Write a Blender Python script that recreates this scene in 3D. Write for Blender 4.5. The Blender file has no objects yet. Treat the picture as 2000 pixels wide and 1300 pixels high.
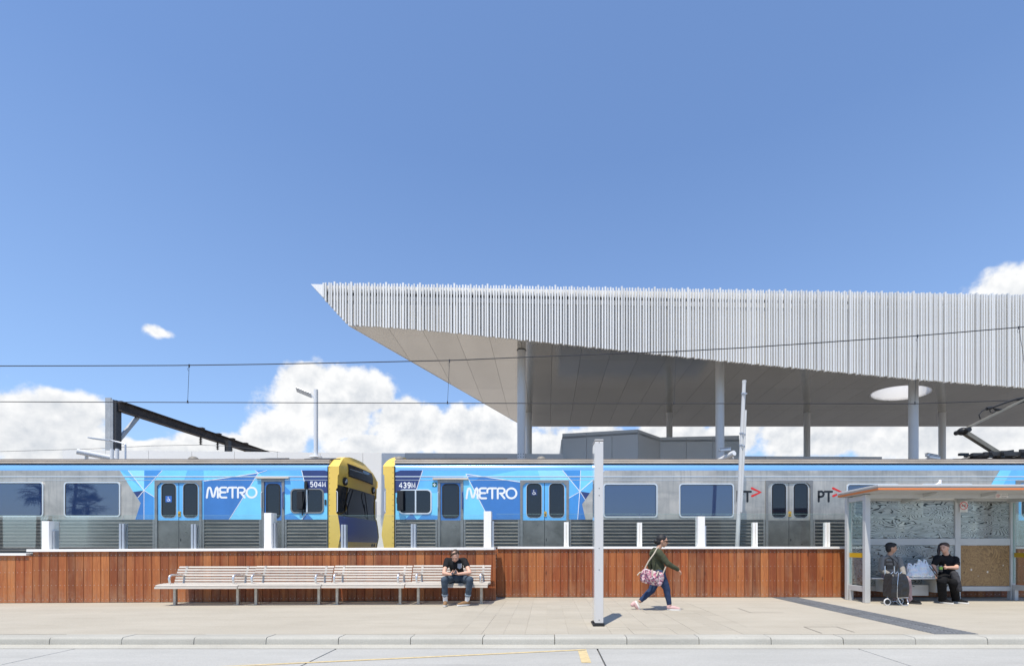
import bpy, bmesh, math, random
from mathutils import Vector, Matrix, noise as mnoise

random.seed(7)
scene = bpy.context.scene
col = scene.collection
R = math.radians

# ------------------------------------------------------------------ camera
F, CX, CY, CZ = 944.4, 1068.0, 1067.0, 1.2
cam_d = bpy.data.cameras.new('camera')
cam = bpy.data.objects.new('camera', cam_d)
col.objects.link(cam)
cam.location = (0, 0, CZ)
cam.rotation_euler = (R(90), 0, 0)
cam_d.sensor_width = 36.0
cam_d.sensor_fit = 'HORIZONTAL'
cam_d.lens = 36.0 * F / 2000.0
cam_d.shift_x = (1000 - CX) / 2000.0
cam_d.shift_y = (CY - 650) / 2000.0
cam_d.clip_start = 0.05
cam_d.clip_end = 8000
scene.camera = cam

# ------------------------------------------------------------------ sun, sky, exposure
SUN = Vector((-0.44, -1.06, 2.70)).normalized()
sun_d = bpy.data.lights.new('sun', 'SUN')
sun_d.energy = 4.9
sun_d.angle = R(0.53)
sun_d.color = (1.0, 0.93, 0.81)
sun = bpy.data.objects.new('sun', sun_d)
col.objects.link(sun)
sun.location = (-10, -20, 60)
sun.rotation_euler = (-SUN).to_track_quat('-Z', 'Y').to_euler()

scene.view_settings.view_transform = 'Standard'
scene.view_settings.look = 'None'
scene.view_settings.gamma = 1.0
scene.view_settings.use_curve_mapping = False
scene.view_settings.exposure = 0.10
scene.render.film_transparent = False

world = bpy.data.worlds.new('World')
scene.world = world
world.use_nodes = True


class NT:
    """tiny node-graph writer"""
    def __init__(self, tree):
        self.t = tree

    def n(self, typ, **kw):
        nd = self.t.nodes.new(typ)
        for k, v in kw.items():
            setattr(nd, k, v)
        return nd

    def set(self, sock, v):
        if isinstance(v, bpy.types.NodeSocket):
            self.t.links.new(v, sock)
        elif v is not None:
            if sock.type == 'RGBA' and len(v) == 3:
                v = (*v, 1)
            sock.default_value = v

    def m(self, op, a, b=None, c=None, clamp=False):
        nd = self.n('ShaderNodeMath', operation=op, use_clamp=clamp)
        self.set(nd.inputs[0], a)
        if b is not None:
            self.set(nd.inputs[1], b)
        if c is not None:
            self.set(nd.inputs[2], c)
        return nd.outputs[0]

    def v(self, op, a, b=None):
        nd = self.n('ShaderNodeVectorMath', operation=op)
        self.set(nd.inputs[0], a)
        if b is not None:
            self.set(nd.inputs[1], b)
        return nd.outputs['Value'] if op in ('LENGTH', 'DOT_PRODUCT') else nd.outputs[0]

    def noise(self, vec, scale, detail=4, rough=0.55, dist=0.0, col=False):
        nd = self.n('ShaderNodeTexNoise')
        if vec is not None:
            self.set(nd.inputs['Vector'], vec)
        nd.inputs['Scale'].default_value = scale
        nd.inputs['Detail'].default_value = detail
        nd.inputs['Roughness'].default_value = rough
        nd.inputs['Distortion'].default_value = dist
        return nd.outputs['Color'] if col else nd.outputs[0]

    def ramp(self, fac, stops, interp='LINEAR'):
        nd = self.n('ShaderNodeValToRGB')
        self.set(nd.inputs[0], fac)
        cr = nd.color_ramp
        cr.interpolation = interp
        while len(cr.elements) < len(stops):
            cr.elements.new(0.5)
        for e, (p, c) in zip(cr.elements, stops):
            e.position = p
            e.color = (c, c, c, 1) if isinstance(c, (int, float)) else (*c, 1)
        return nd.outputs[0]

    def mix(self, fac, a, b, blend='MIX'):
        nd = self.n('ShaderNodeMix', data_type='RGBA', blend_type=blend)
        self.set(nd.inputs[0], fac)
        self.set(nd.inputs[6], a)
        self.set(nd.inputs[7], b)
        return nd.outputs[2]

    def mapr(self, v, a, b, c, d, smooth=False):
        nd = self.n('ShaderNodeMapRange', interpolation_type='SMOOTHSTEP' if smooth else 'LINEAR')
        self.set(nd.inputs[0], v)
        for i, x in enumerate((a, b, c, d)):
            nd.inputs[i + 1].default_value = x
        return nd.outputs[0]

    def coord(self, kind='Object'):
        return self.n('ShaderNodeTexCoord').outputs[kind]

    def scale(self, vec, s):
        nd = self.n('ShaderNodeMapping')
        self.set(nd.inputs[0], vec)
        nd.inputs['Scale'].default_value = s
        return nd.outputs[0]


def build_world():
    w = NT(world.node_tree)
    for nd in list(w.t.nodes):
        w.t.nodes.remove(nd)
    out = w.n('ShaderNodeOutputWorld')
    sky = w.n('ShaderNodeTexSky', sky_type='NISHITA')
    sky.sun_disc = False
    sky.sun_elevation = math.asin(SUN.z)
    sky.sun_rotation = math.atan2(SUN.x, SUN.y) % (2 * math.pi)
    sky.air_density = 1.0
    sky.dust_density = 0.6
    sky.ozone_density = 2.0
    d = w.v('NORMALIZE', w.coord('Generated'))
    sep = w.n('ShaderNodeSeparateXYZ')
    w.set(sep.inputs[0], d)
    dz = sep.outputs[2]
    # cumulus belt: blobs of density broken up by noise, all the way round the horizon
    warp = w.v('SCALE', w.v('SUBTRACT', w.noise(d, 9, 3, 0.6, col=True), (0.5, 0.5, 0.5)))
    warp.node.inputs['Scale'].default_value = 0.06
    dw = w.v('ADD', d, warp)

    def pix(x, y):
        return Vector(((x - CX) / F, 1, (CY - y) / F)).normalized()
    blobs = [  # px x, px y, horizontal radius, vertical radius (unit sphere)
        (60, 838, .112, .066), (140, 800, .050, .040), (640, 790, .105, .085), (590, 735, .050, .035),
        (700, 770, .075, .055), (548, 845, .066, .052), (800, 835, .09, .065), (900, 855, .10, .07), (960, 835, .07, .06),
        (1000, 880, .16, .065), (1120, 880, .2, .06), (1995, 588, .080, .062), (1950, 612, .06, .045), (2060, 600, .10, .07), (720, 888, .10, .05),
        (1350, 860, .16, .05), (1600, 850, .14, .05), (324, 660, .021, .011), (300, 876, .09, .020), (430, 868, .09, .022),
        (1850, 850, .16, .05)]
    dens = None
    for (px, py, rh, rv) in blobs:
        c = pix(px, py)
        k = w.v('MULTIPLY', w.v('SUBTRACT', dw, tuple(c)), (1 / rh, 1 / rh, 1 / rv))
        b = w.m('SUBTRACT', 1.0, w.v('LENGTH', k))
        if (px, py) == (324, 660):
            b = w.m('MULTIPLY', b, 0.60)
        dens = b if dens is None else w.m('MAXIMUM', dens, b)
    # the belt goes on outside the frame
    beltn = w.noise(w.v('MULTIPLY', d, (1, 1, 0.35)), 3.2, 2, 0.5)
    belt = w.m('SUBTRACT', w.m('MULTIPLY', w.m('SUBTRACT', beltn, 0.47), 5.0), w.m('MULTIPLY', w.m('SUBTRACT', dz, 0.10), 9.0))
    belt = w.m('MINIMUM', belt, 0.5)
    yy = w.mapr(sep.outputs[1], 0.45, 0.62, 1.0, 0.0)
    belt = w.m('SUBTRACT', belt, w.m('MULTIPLY', w.m('SUBTRACT', 1.0, yy), 2.0))
    belt = w.m('SUBTRACT', belt, w.mapr(sep.outputs[1], -0.35, 0.1, 1.6, 0.0))
    dens = w.m('MAXIMUM', dens, belt)
    f1 = w.noise(d, 22, 6, 0.58)
    up = w.v('ADD', d, (-0.006, 0, 0.012))
    f2 = w.noise(up, 22, 4, 0.58)
    D = w.m('ADD', dens, w.m('MULTIPLY', w.m('SUBTRACT', f1, 0.5), 1.0))
    mask = w.mapr(D, 0.0, 0.30, 0.0, 1.0, True)
    mask = w.m('MULTIPLY', mask, w.mapr(dz, -0.02, 0.02, 0.0, 1.0))
    # soft modelling of the cloud: brighter where the density falls off towards the sun
    lit = w.m('ADD', 0.78, w.m('MULTIPLY', w.m('SUBTRACT', f1, f2), 1.9))
    big = w.noise(w.v('ADD', d, (0.3, 0.2, 0.1)), 7, 3, 0.5)
    lit = w.m('ADD', lit, w.m('MULTIPLY', w.m('SUBTRACT', 0.52, big), 0.8))
    lit = w.m('ADD', lit, w.mapr(dz, 0.12, 0.32, -0.02, 0.22))
    core = w.m('MULTIPLY', w.mapr(D, 0.30, 0.9, 0.0, 1.0), 0.30)
    lit = w.m('SUBTRACT', lit, core, clamp=True)
    ccol = w.mix(lit, (0.50, 0.55, 0.62), (0.93, 0.935, 0.94))
    ccol = w.v('SCALE', ccol)
    ccol.node.inputs['Scale'].default_value = 1.0
    skyc = w.v('SCALE', sky.outputs[0])
    skyc.node.inputs['Scale'].default_value = 0.14
    skyc = w.v('MULTIPLY', skyc, (0.93, 1.12, 1.37))
    # thin veil of haze low down
    veil = w.mapr(dz, 0.0, 0.62, 0.40, 0.10)
    base = w.mix(veil, skyc, (0.475, 0.65, 0.90))
    final = w.mix(mask, base, ccol)
    bg = w.n('ShaderNodeBackground')
    w.set(bg.inputs[0], final)
    bg.inputs[1].default_value = 1.0
    world.cycles.sampling_method = 'MANUAL'
    world.cycles.sample_map_resolution = 512
    w.t.links.new(bg.outputs[0], out.inputs[0])


build_world()


# ------------------------------------------------------------------ helpers
def PX(x, Y):
    return (x - CX) * Y / F


def PZ(y, Y):
    return CZ - (y - CY) * Y / F


def lin(r, g, b):
    f = lambda c: (c / 255 / 12.92) if c / 255 <= 0.04045 else ((c / 255 + 0.055) / 1.055) ** 2.4
    return (f(r), f(g), f(b))


MATS = {}


def mat(name, color, rough=0.6, metal=0.0, var=0.0, vscale=6.0, bump=0.0, bscale=60.0, rand=0.0, spec=0.5,
        stretch=None, detail=5, coat=0.0, world_space=False, rvar=0.0):
    """plain procedural surface: base colour with mottling, roughness variation and fine relief"""
    if name in MATS:
        return MATS[name]
    m = bpy.data.materials.new(name)
    m.use_nodes = True
    t = NT(m.node_tree)
    p = m.node_tree.nodes['Principled BSDF']
    p.inputs['Roughness'].default_value = rough
    p.inputs['Metallic'].default_value = metal
    p.inputs['Specular IOR Level'].default_value = spec
    if coat:
        p.inputs['Coat Weight'].default_value = coat
        p.inputs['Coat Roughness'].default_value = 0.08
    vec = t.n('ShaderNodeNewGeometry').outputs['Position'] if world_space else t.coord('Object')
    if stretch:
        vec = t.scale(vec, stretch)
    c = color
    if var or rand:
        fac = 1.0
        if var:
            nz = t.noise(vec, vscale, detail, 0.6)
            fac = t.mapr(nz, 0.25, 0.75, 1 - var, 1 + var)
        if rand:
            oi = t.n('ShaderNodeObjectInfo').outputs['Random']
            f2 = t.mapr(oi, 0, 1, 1 - rand, 1 + rand)
            fac = t.m('MULTIPLY', fac, f2)
        sc = t.v('SCALE', color)
        t.set(sc.node.inputs['Scale'], fac)
        c = sc
    t.set(p.inputs['Base Color'], c)
    if rvar:
        nr = t.noise(vec, vscale * 2.3, 4, 0.6)
        t.set(p.inputs['Roughness'], t.mapr(nr, 0.3, 0.7, max(0.02, rough - rvar), rough + rvar))
    if bump:
        b = t.n('ShaderNodeBump')
        b.inputs['Strength'].default_value = bump
        b.inputs['Distance'].default_value = 0.01
        t.set(b.inputs['Height'], t.noise(vec, bscale, 4, 0.6))
        t.set(p.inputs['Normal'], b.outputs[0])
    MATS[name] = m
    return m


class MB:
    """collects shapes into one mesh object"""
    def __init__(self):
        self.v, self.f, self.mi, self.mats = [], [], [], []

    def slot(self, m):
        if m is None:
            return 0
        if m not in self.mats:
            self.mats.append(m)
        return self.mats.index(m)

    def add(self, vs, fs, m=None):
        o = len(self.v)
        s = self.slot(m)
        self.v += [tuple(p) for p in vs]
        for f in fs:
            self.f.append([i + o for i in f])
            self.mi.append(s)

    def box(self, x0, x1, y0, y1, z0, z1, m=None):
        self.add([(x0, y0, z0), (x1, y0, z0), (x1, y1, z0), (x0, y1, z0), (x0, y0, z1), (x1, y0, z1), (x1, y1, z1), (x0, y1, z1)],
                 [(0, 3, 2, 1), (4, 5, 6, 7), (0, 1, 5, 4), (1, 2, 6, 5), (2, 3, 7, 6), (3, 0, 4, 7)], m)
        return self

    def bar(self, p0, p1, w, h, m=None, up=(0, 0, 1)):
        """rectangular bar from p0 to p1, w across, h along up"""
        p0, p1 = Vector(p0), Vector(p1)
        d = (p1 - p0).normalized()
        u = Vector(up)
        s = d.cross(u)
        if s.length < 1e-4:
            s = d.cross(Vector((1, 0, 0)))
        s.normalize()
        u = s.cross(d).normalized()
        a, b = s * w / 2, u * h / 2
        self.add([p0 - a - b, p0 + a - b, p0 + a + b, p0 - a + b, p1 - a - b, p1 + a - b, p1 + a + b, p1 - a + b],
                 [(0, 1, 2, 3), (7, 6, 5, 4), (0, 4, 5, 1), (1, 5, 6, 2), (2, 6, 7, 3), (3, 7, 4, 0)], m)
        return self

    def cyl(self, p0, p1, r0, r1=None, n=12, m=None, caps=True):
        r1 = r0 if r1 is None else r1
        p0, p1 = Vector(p0), Vector(p1)
        d = (p1 - p0).normalized()
        a = d.orthogonal().normalized()
        b = d.cross(a)
        vs = []
        for p, r in ((p0, r0), (p1, r1)):
            for i in range(n):
                t = 2 * math.pi * i / n
                vs.append(p + a * (r * math.cos(t)) + b * (r * math.sin(t)))
        fs = [(i, (i + 1) % n, n + (i + 1) % n, n + i) for i in range(n)]
        if caps:
            fs += [tuple(range(n))[::-1], tuple(range(n, 2 * n))]
        self.add(vs, fs, m)
        return self

    def tube(self, pts, r, n=8, m=None, closed=False):
        pts = [Vector(p) for p in pts]
        k = len(pts)
        rs = r if isinstance(r, (list, tuple)) else [r] * k
        vs, prev = [], None
        for i, p in enumerate(pts):
            if closed:
                d = pts[(i + 1) % k] - pts[i - 1]
            else:
                d = pts[min(i + 1, k - 1)] - pts[max(i - 1, 0)]
            d.normalize()
            if prev is None:
                a = d.orthogonal().normalized()
            else:
                a = (prev - d * prev.dot(d)).normalized()
            prev = a
            b = d.cross(a)
            for j in range(n):
                t = 2 * math.pi * j / n
                vs.append(p + a * (rs[i] * math.cos(t)) + b * (rs[i] * math.sin(t)))
        fs = []
        for i in range(k if closed else k - 1):
            i2 = (i + 1) % k
            for j in range(n):
                fs.append((i * n + j, i * n + (j + 1) % n, i2 * n + (j + 1) % n, i2 * n + j))
        if not closed:
            fs += [tuple(range(n))[::-1], tuple(range((k - 1) * n, k * n))]
        self.add(vs, fs, m)
        return self

    def ell(self, c, r, rot=None, nu=14, nv=10, m=None):
        c = Vector(c)
        r = (r, r, r) if isinstance(r, (int, float)) else r
        M = rot if rot is not None else Matrix.Identity(3)
        vs = [c + M @ Vector((0, 0, -r[2]))]
        for j in range(1, nv):
            ph = -math.pi / 2 + math.pi * j / nv
            for i in range(nu):
                t = 2 * math.pi * i / nu
                vs.append(c + M @ Vector((r[0] * math.cos(ph) * math.cos(t), r[1] * math.cos(ph) * math.sin(t), r[2] * math.sin(ph))))
        vs.append(c + M @ Vector((0, 0, r[2])))
        fs = [(0, 1 + (i + 1) % nu, 1 + i) for i in range(nu)]
        for j in range(nv - 2):
            for i in range(nu):
                a, b = 1 + j * nu + i, 1 + j * nu + (i + 1) % nu
                fs.append((a, b, b + nu, a + nu))
        L = len(vs) - 1
        fs += [(L, L - nu + i, L - nu + (i + 1) % nu) for i in range(nu)]
        self.add(vs, fs, m)
        return self

    def cap(self, p0, r0, p1, r1, n=14):
        """tapered capsule (for fused bodies)"""
        self.ell(p0, r0, nu=n, nv=8)
        self.ell(p1, r1, nu=n, nv=8)
        self.cyl(p0, p1, r0, r1, n)
        return self

    def chain(self, *pr):
        for (p0, r0), (p1, r1) in zip(pr, pr[1:]):
            self.cap(p0, r0, p1, r1)
        return self

    def xz(self, poly, y0, y1, m=None):
        """polygon in the x-z plane, from y0 (front) back to y1"""
        n = len(poly)
        vs = [(x, y0, z) for x, z in poly] + [(x, y1, z) for x, z in poly]
        fs = [tuple(range(n)), tuple(range(n, 2 * n))[::-1]] + [(i, (i + 1) % n, n + (i + 1) % n, n + i) for i in range(n)]
        self.add(vs, fs, m)
        return self

    def sheet(self, poly, y, m=None):
        self.add([(x, y, z) for x, z in poly], [tuple(range(len(poly)))], m)
        return self

    def ring(self, outer, inner, y0, y1, m=None):
        n = len(outer)
        vs = [(x, y0, z) for x, z in outer] + [(x, y0, z) for x, z in inner] + [(x, y1, z) for x, z in outer] + [(x, y1, z) for x, z in inner]
        fs = []
        for i in range(n):
            j = (i + 1) % n
            fs += [(i, j, n + j, n + i), (2 * n + i, 3 * n + i, 3 * n + j, 2 * n + j), (i, 2 * n + i, 2 * n + j, j), (n + i, n + j, 3 * n + j, 3 * n + i)]
        self.add(vs, fs, m)
        return self

    def xy(self, poly, z0, z1, m=None):
        n = len(poly)
        vs = [(x, y, z0) for x, y in poly] + [(x, y, z1) for x, y in poly]
        fs = [tuple(range(n))[::-1], tuple(range(n, 2 * n))] + [(i, (i + 1) % n, n + (i + 1) % n, n + i) for i in range(n)]
        self.add(vs, fs, m)
        return self

    def yz(self, poly, x0, x1, m=None):
        n = len(poly)
        vs = [(x0, y, z) for y, z in poly] + [(x1, y, z) for y, z in poly]
        fs = [tuple(range(n))[::-1], tuple(range(n, 2 * n))] + [(i, (i + 1) % n, n + (i + 1) % n, n + i) for i in range(n)]
        self.add(vs, fs, m)
        return self

    def mesh(self, name, mats=None, smooth=None, recalc=True):
        me = bpy.data.meshes.new(name)
        me.from_pydata(self.v, [], self.f)
        ms = self.mats if self.mats else (mats if isinstance(mats, (list, tuple)) else [mats])
        for m in ms:
            me.materials.append(m)
        if len(ms) > 1:
            me.polygons.foreach_set('material_index', self.mi)
        if recalc:
            bm = bmesh.new()
            bm.from_mesh(me)
            bmesh.ops.recalc_face_normals(bm, faces=bm.faces)
            bm.to_mesh(me)
            bm.free()
        if smooth is not None:
            me.polygons.foreach_set('use_smooth', [True] * len(me.polygons))
            me.set_sharp_from_angle(angle=R(smooth))
        me.update()
        return me

    def build(self, name, mats=None, parent=None, smooth=None, recalc=True, bevel=0.0):
        ob = bpy.data.objects.new(name, self.mesh(name, mats, smooth, recalc))
        col.objects.link(ob)
        attach(ob, parent)
        if bevel:
            b = ob.modifiers.new('bevel', 'BEVEL')
            b.width = bevel
            b.segments = 2
            b.limit_method = 'ANGLE'
        return ob


def attach(ob, parent):
    if parent is not None:
        ob.parent = parent
        # children are written in world coordinates; only top-level empties are moved
        root = parent
        while root.parent is not None:
            root = root.parent
        ob.matrix_parent_inverse = Matrix.Translation(-root.location) if parent is root else Matrix.Identity(4)


def inst(name, me, parent, loc=(0, 0, 0), scale=(1, 1, 1), rot=(0, 0, 0)):
    ob = bpy.data.objects.new(name, me)
    col.objects.link(ob)
    ob.location, ob.scale, ob.rotation_euler = loc, scale, rot
    attach(ob, parent)
    return ob


def tag(o, label, cat, group=None):
    o['label'] = label
    o['category'] = cat
    if group:
        o['group'] = group
    return o


def thing(name, label, cat, loc=(0, 0, 0), group=None):
    e = bpy.data.objects.new(name, None)
    col.objects.link(e)
    e.location = loc
    e.empty_display_size = 0.2
    return tag(e, label, cat, group)


def struct(o):
    o['kind'] = 'structure'
    return o


def rrect(x0, x1, z0, z1, r, n=5):
    pts = []
    for cx, cz, a0 in ((x1 - r, z1 - r, 0), (x0 + r, z1 - r, 90), (x0 + r, z0 + r, 180), (x1 - r, z0 + r, 270)):
        for i in range(n + 1):
            a = R(a0 + 90 * i / n)
            pts.append((cx + r * math.cos(a), cz + r * math.sin(a)))
    return pts


def ribbon(mb, path, w, y, m=None, closed=False, caps=True):
    """flat stroke of width w in the x-z plane at depth y"""
    P = [Vector(p) for p in path]
    n = len(P)
    L, Rr = [], []
    for i, p in enumerate(P):
        if closed:
            a, b = P[i - 1], P[(i + 1) % n]
        else:
            a, b = P[max(i - 1, 0)], P[min(i + 1, n - 1)]
        d1 = (p - a).normalized() if (p - a).length > 1e-9 else (b - p).normalized()
        d2 = (b - p).normalized() if (b - p).length > 1e-9 else d1
        nrm = Vector((-d1.y - d2.y, d1.x + d2.x))
        if nrm.length < 1e-6:
            nrm = Vector((-d1.y, d1.x))
        nrm.normalize()
        k = max(0.72, nrm.dot(Vector((-d1.y, d1.x))))
        L.append(p + nrm * (w / 2 / k))
        Rr.append(p - nrm * (w / 2 / k))
    for i in range(n if closed else n - 1):
        j = (i + 1) % n
        mb.sheet([tuple(Rr[i]), tuple(Rr[j]), tuple(L[j]), tuple(L[i])], y, m)
    if caps and not closed:
        for p, d in ((P[0], P[0] - P[1]), (P[-1], P[-1] - P[-2])):
            a0 = math.atan2(d.y, d.x)
            pts = [(p.x + w / 2 * math.cos(a0 + t), p.y + w / 2 * math.sin(a0 + t)) for t in [R(-90 + 30 * i) for i in range(7)]]
            mb.sheet(pts, y, m)


def arc(cx, cz, r, a0, a1, n=10, rz=None):
    rz = r if rz is None else rz
    return [(cx + r * math.cos(R(a0 + (a1 - a0) * i / n)), cz + rz * math.sin(R(a0 + (a1 - a0) * i / n))) for i in range(n + 1)]


def clip(poly, x0, x1, z0, z1):
    """clip a polygon to a rectangle"""
    def half(pts, f):
        out = []
        for i, p in enumerate(pts):
            q = pts[(i + 1) % len(pts)]
            fp, fq = f(p), f(q)
            if fp >= 0:
                out.append(p)
            if (fp >= 0) != (fq >= 0):
                t = fp / (fp - fq)
                out.append((p[0] + (q[0] - p[0]) * t, p[1] + (q[1] - p[1]) * t))
        return out
    for f in (lambda p: p[0] - x0, lambda p: x1 - p[0], lambda p: p[1] - z0, lambda p: z1 - p[1]):
        if not poly:
            return []
        poly = half(poly, f)
    return poly if len(poly) > 2 else []


def text_on(name, txt, size, m, parent, loc, rot=(R(90), 0, 0), bold=0.0, align='CENTER'):
    cu = bpy.data.curves.new(name, 'FONT')
    cu.body = txt
    cu.size = size
    cu.offset = bold
    cu.align_x = align
    cu.align_y = 'CENTER'
    tmp = bpy.data.objects.new(name, cu)
    me = bpy.data.meshes.new_from_object(tmp)
    me.name = name
    bpy.data.objects.remove(tmp)
    me.materials.clear()
    me.materials.append(m)
    Mx = Matrix.Translation(loc) @ Matrix.Rotation(rot[2], 4, 'Z') @ Matrix.Rotation(rot[0], 4, 'X')
    me.transform(Mx)
    ob = bpy.data.objects.new(name, me)
    col.objects.link(ob)
    attach(ob, parent)
    return ob


def fused(mb, name, m, parent=None, voxel=0.008, smooth=5, wrinkle=0.0, wsize=0.08):
    """fuse overlapping closed shapes into one continuous skin"""
    ob = mb.build(name, m, parent, smooth=60)
    r = ob.modifiers.new('fuse', 'REMESH')
    r.mode = 'VOXEL'
    r.voxel_size = voxel
    r.use_smooth_shade = True
    if wrinkle:
        key = 'folds%.3f' % wsize
        tx = bpy.data.textures.get(key)
        if tx is None:
            tx = bpy.data.textures.new(key, 'CLOUDS')
            tx.noise_scale = wsize
            tx.noise_depth = 2
        s0 = ob.modifiers.new('soft', 'SMOOTH')
        s0.factor, s0.iterations = 0.5, smooth
        dmod = ob.modifiers.new('folds', 'DISPLACE')
        dmod.texture = tx
        dmod.texture_coords = 'GLOBAL'
        dmod.strength = wrinkle
        dmod.mid_level = 0.5
    s = ob.modifiers.new('smooth', 'SMOOTH')
    s.factor, s.iterations = 0.5, (2 if wrinkle else smooth)
    return ob


# ------------------------------------------------------------------ materials
M_ground = mat('gravel_ground', (0.33, 0.30, 0.26), 0.95, var=0.3, vscale=1.2, bump=0.4, bscale=30)
M_steel_g = mat('galvanised_steel', (0.46, 0.49, 0.53), 0.42, 0.6, var=0.08, vscale=9, rvar=0.08)
M_white = mat('white_paint', (0.84, 0.82, 0.78), 0.45, var=0.03, vscale=2.0)
M_lightgrey = mat('light_grey_paint', (0.54, 0.54, 0.53), 0.45, var=0.04, vscale=3.0)
M_shelter = mat('pale_grey_powdercoat', (0.50, 0.50, 0.485), 0.4, var=0.05, vscale=4.0)
M_black = mat('black_plastic', (0.012, 0.012, 0.013), 0.5)
M_rubber = mat('black_rubber', (0.02, 0.02, 0.02), 0.8)
M_dark = mat('dark_metal', (0.045, 0.045, 0.047), 0.5, 0.3, var=0.2, vscale=8)
M_wire = mat('wire', (0.05, 0.05, 0.055), 0.5, 0.5)
M_yellow = mat('yellow_paint', lin(226, 178, 40), 0.5)


def m_concrete(name, c1, c2, speck=0.0, scale=1.0, streak=None):
    m = bpy.data.materials.new(name)
    m.use_nodes = True
    t = NT(m.node_tree)
    p = m.node_tree.nodes['Principled BSDF']
    p.inputs['Roughness'].default_value = 0.85
    p.inputs['Specular IOR Level'].default_value = 0.25
    vec = t.n('ShaderNodeNewGeometry').outputs['Position']
    v2 = t.scale(vec, streak) if streak else vec
    a = t.noise(v2, 1.1 * scale, 6, 0.65)
    b = t.noise(vec, 55 * scale, 3, 0.7)
    g = t.noise(vec, 160 * scale, 2, 0.6)
    c = t.mix(t.mapr(a, 0.32, 0.68, 0, 1), c1, c2)
    c = t.mix(t.mapr(b, 0.35, 0.7, 0.0, 0.42), c, tuple(x * 0.70 for x in c1))
    c = t.mix(t.mapr(g, 0.42, 0.7, 0.0, 0.35), c, tuple(min(1, x * 1.3) for x in c2))
    # dark spots and old stains
    vo = t.n('ShaderNodeTexVoronoi')
    t.set(vo.inputs['Vector'], vec)
    vo.inputs['Scale'].default_value = 2.6
    sp = t.mapr(vo.outputs['Distance'], 0.012, 0.035, 1.0, 0.0)
    c = t.mix(t.m('MULTIPLY', sp, 0.55), c, tuple(x * 0.35 for x in c1))
    st = t.noise(t.scale(vec, (0.5, 1.6, 1)), 0.8, 5, 0.7, 0.6)
    sm = t.noise(t.scale(vec, (0.35, 5.0, 1)), 1.3, 5, 0.7, 0.4)
    c = t.mix(t.mapr(sm, 0.55, 0.75, 0, 0.30 if speck else 0.16), c, tuple(x * 0.62 for x in c1))
    c = t.mix(t.mapr(st, 0.56, 0.74, 0, 0.22 + speck), c, tuple(x * 0.66 for x in c1))
    oi = t.n('ShaderNodeObjectInfo').outputs['Random']
    sc = t.v('SCALE', c)
    t.set(sc.node.inputs['Scale'], t.mapr(oi, 0, 1, 0.965, 1.035))
    t.set(p.inputs['Base Color'], sc)
    bp = t.n('ShaderNodeBump')
    bp.inputs['Strength'].default_value = 0.5
    bp.inputs['Distance'].default_value = 0.004
    t.set(bp.inputs['Height'], t.m('ADD', b, t.m('MULTIPLY', g, 0.6)))
    t.set(p.inputs['Normal'], bp.outputs[0])
    return m


M_pave = m_concrete('pavement_concrete', (0.36, 0.325, 0.262), (0.43, 0.392, 0.322), streak=(0.55, 1.6, 1))
M_kerb = m_concrete('kerb_concrete', (0.37, 0.355, 0.31), (0.44, 0.425, 0.375), speck=0.1)
M_road = m_concrete('road_concrete', (0.365, 0.36, 0.335), (0.43, 0.423, 0.395), speck=0.15, streak=(0.5, 2.2, 1))
M_joint = mat('joint_sealant', (0.09, 0.085, 0.08), 0.9)
M_grout = mat('joint_sand', (0.38, 0.345, 0.285), 0.95)


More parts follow.
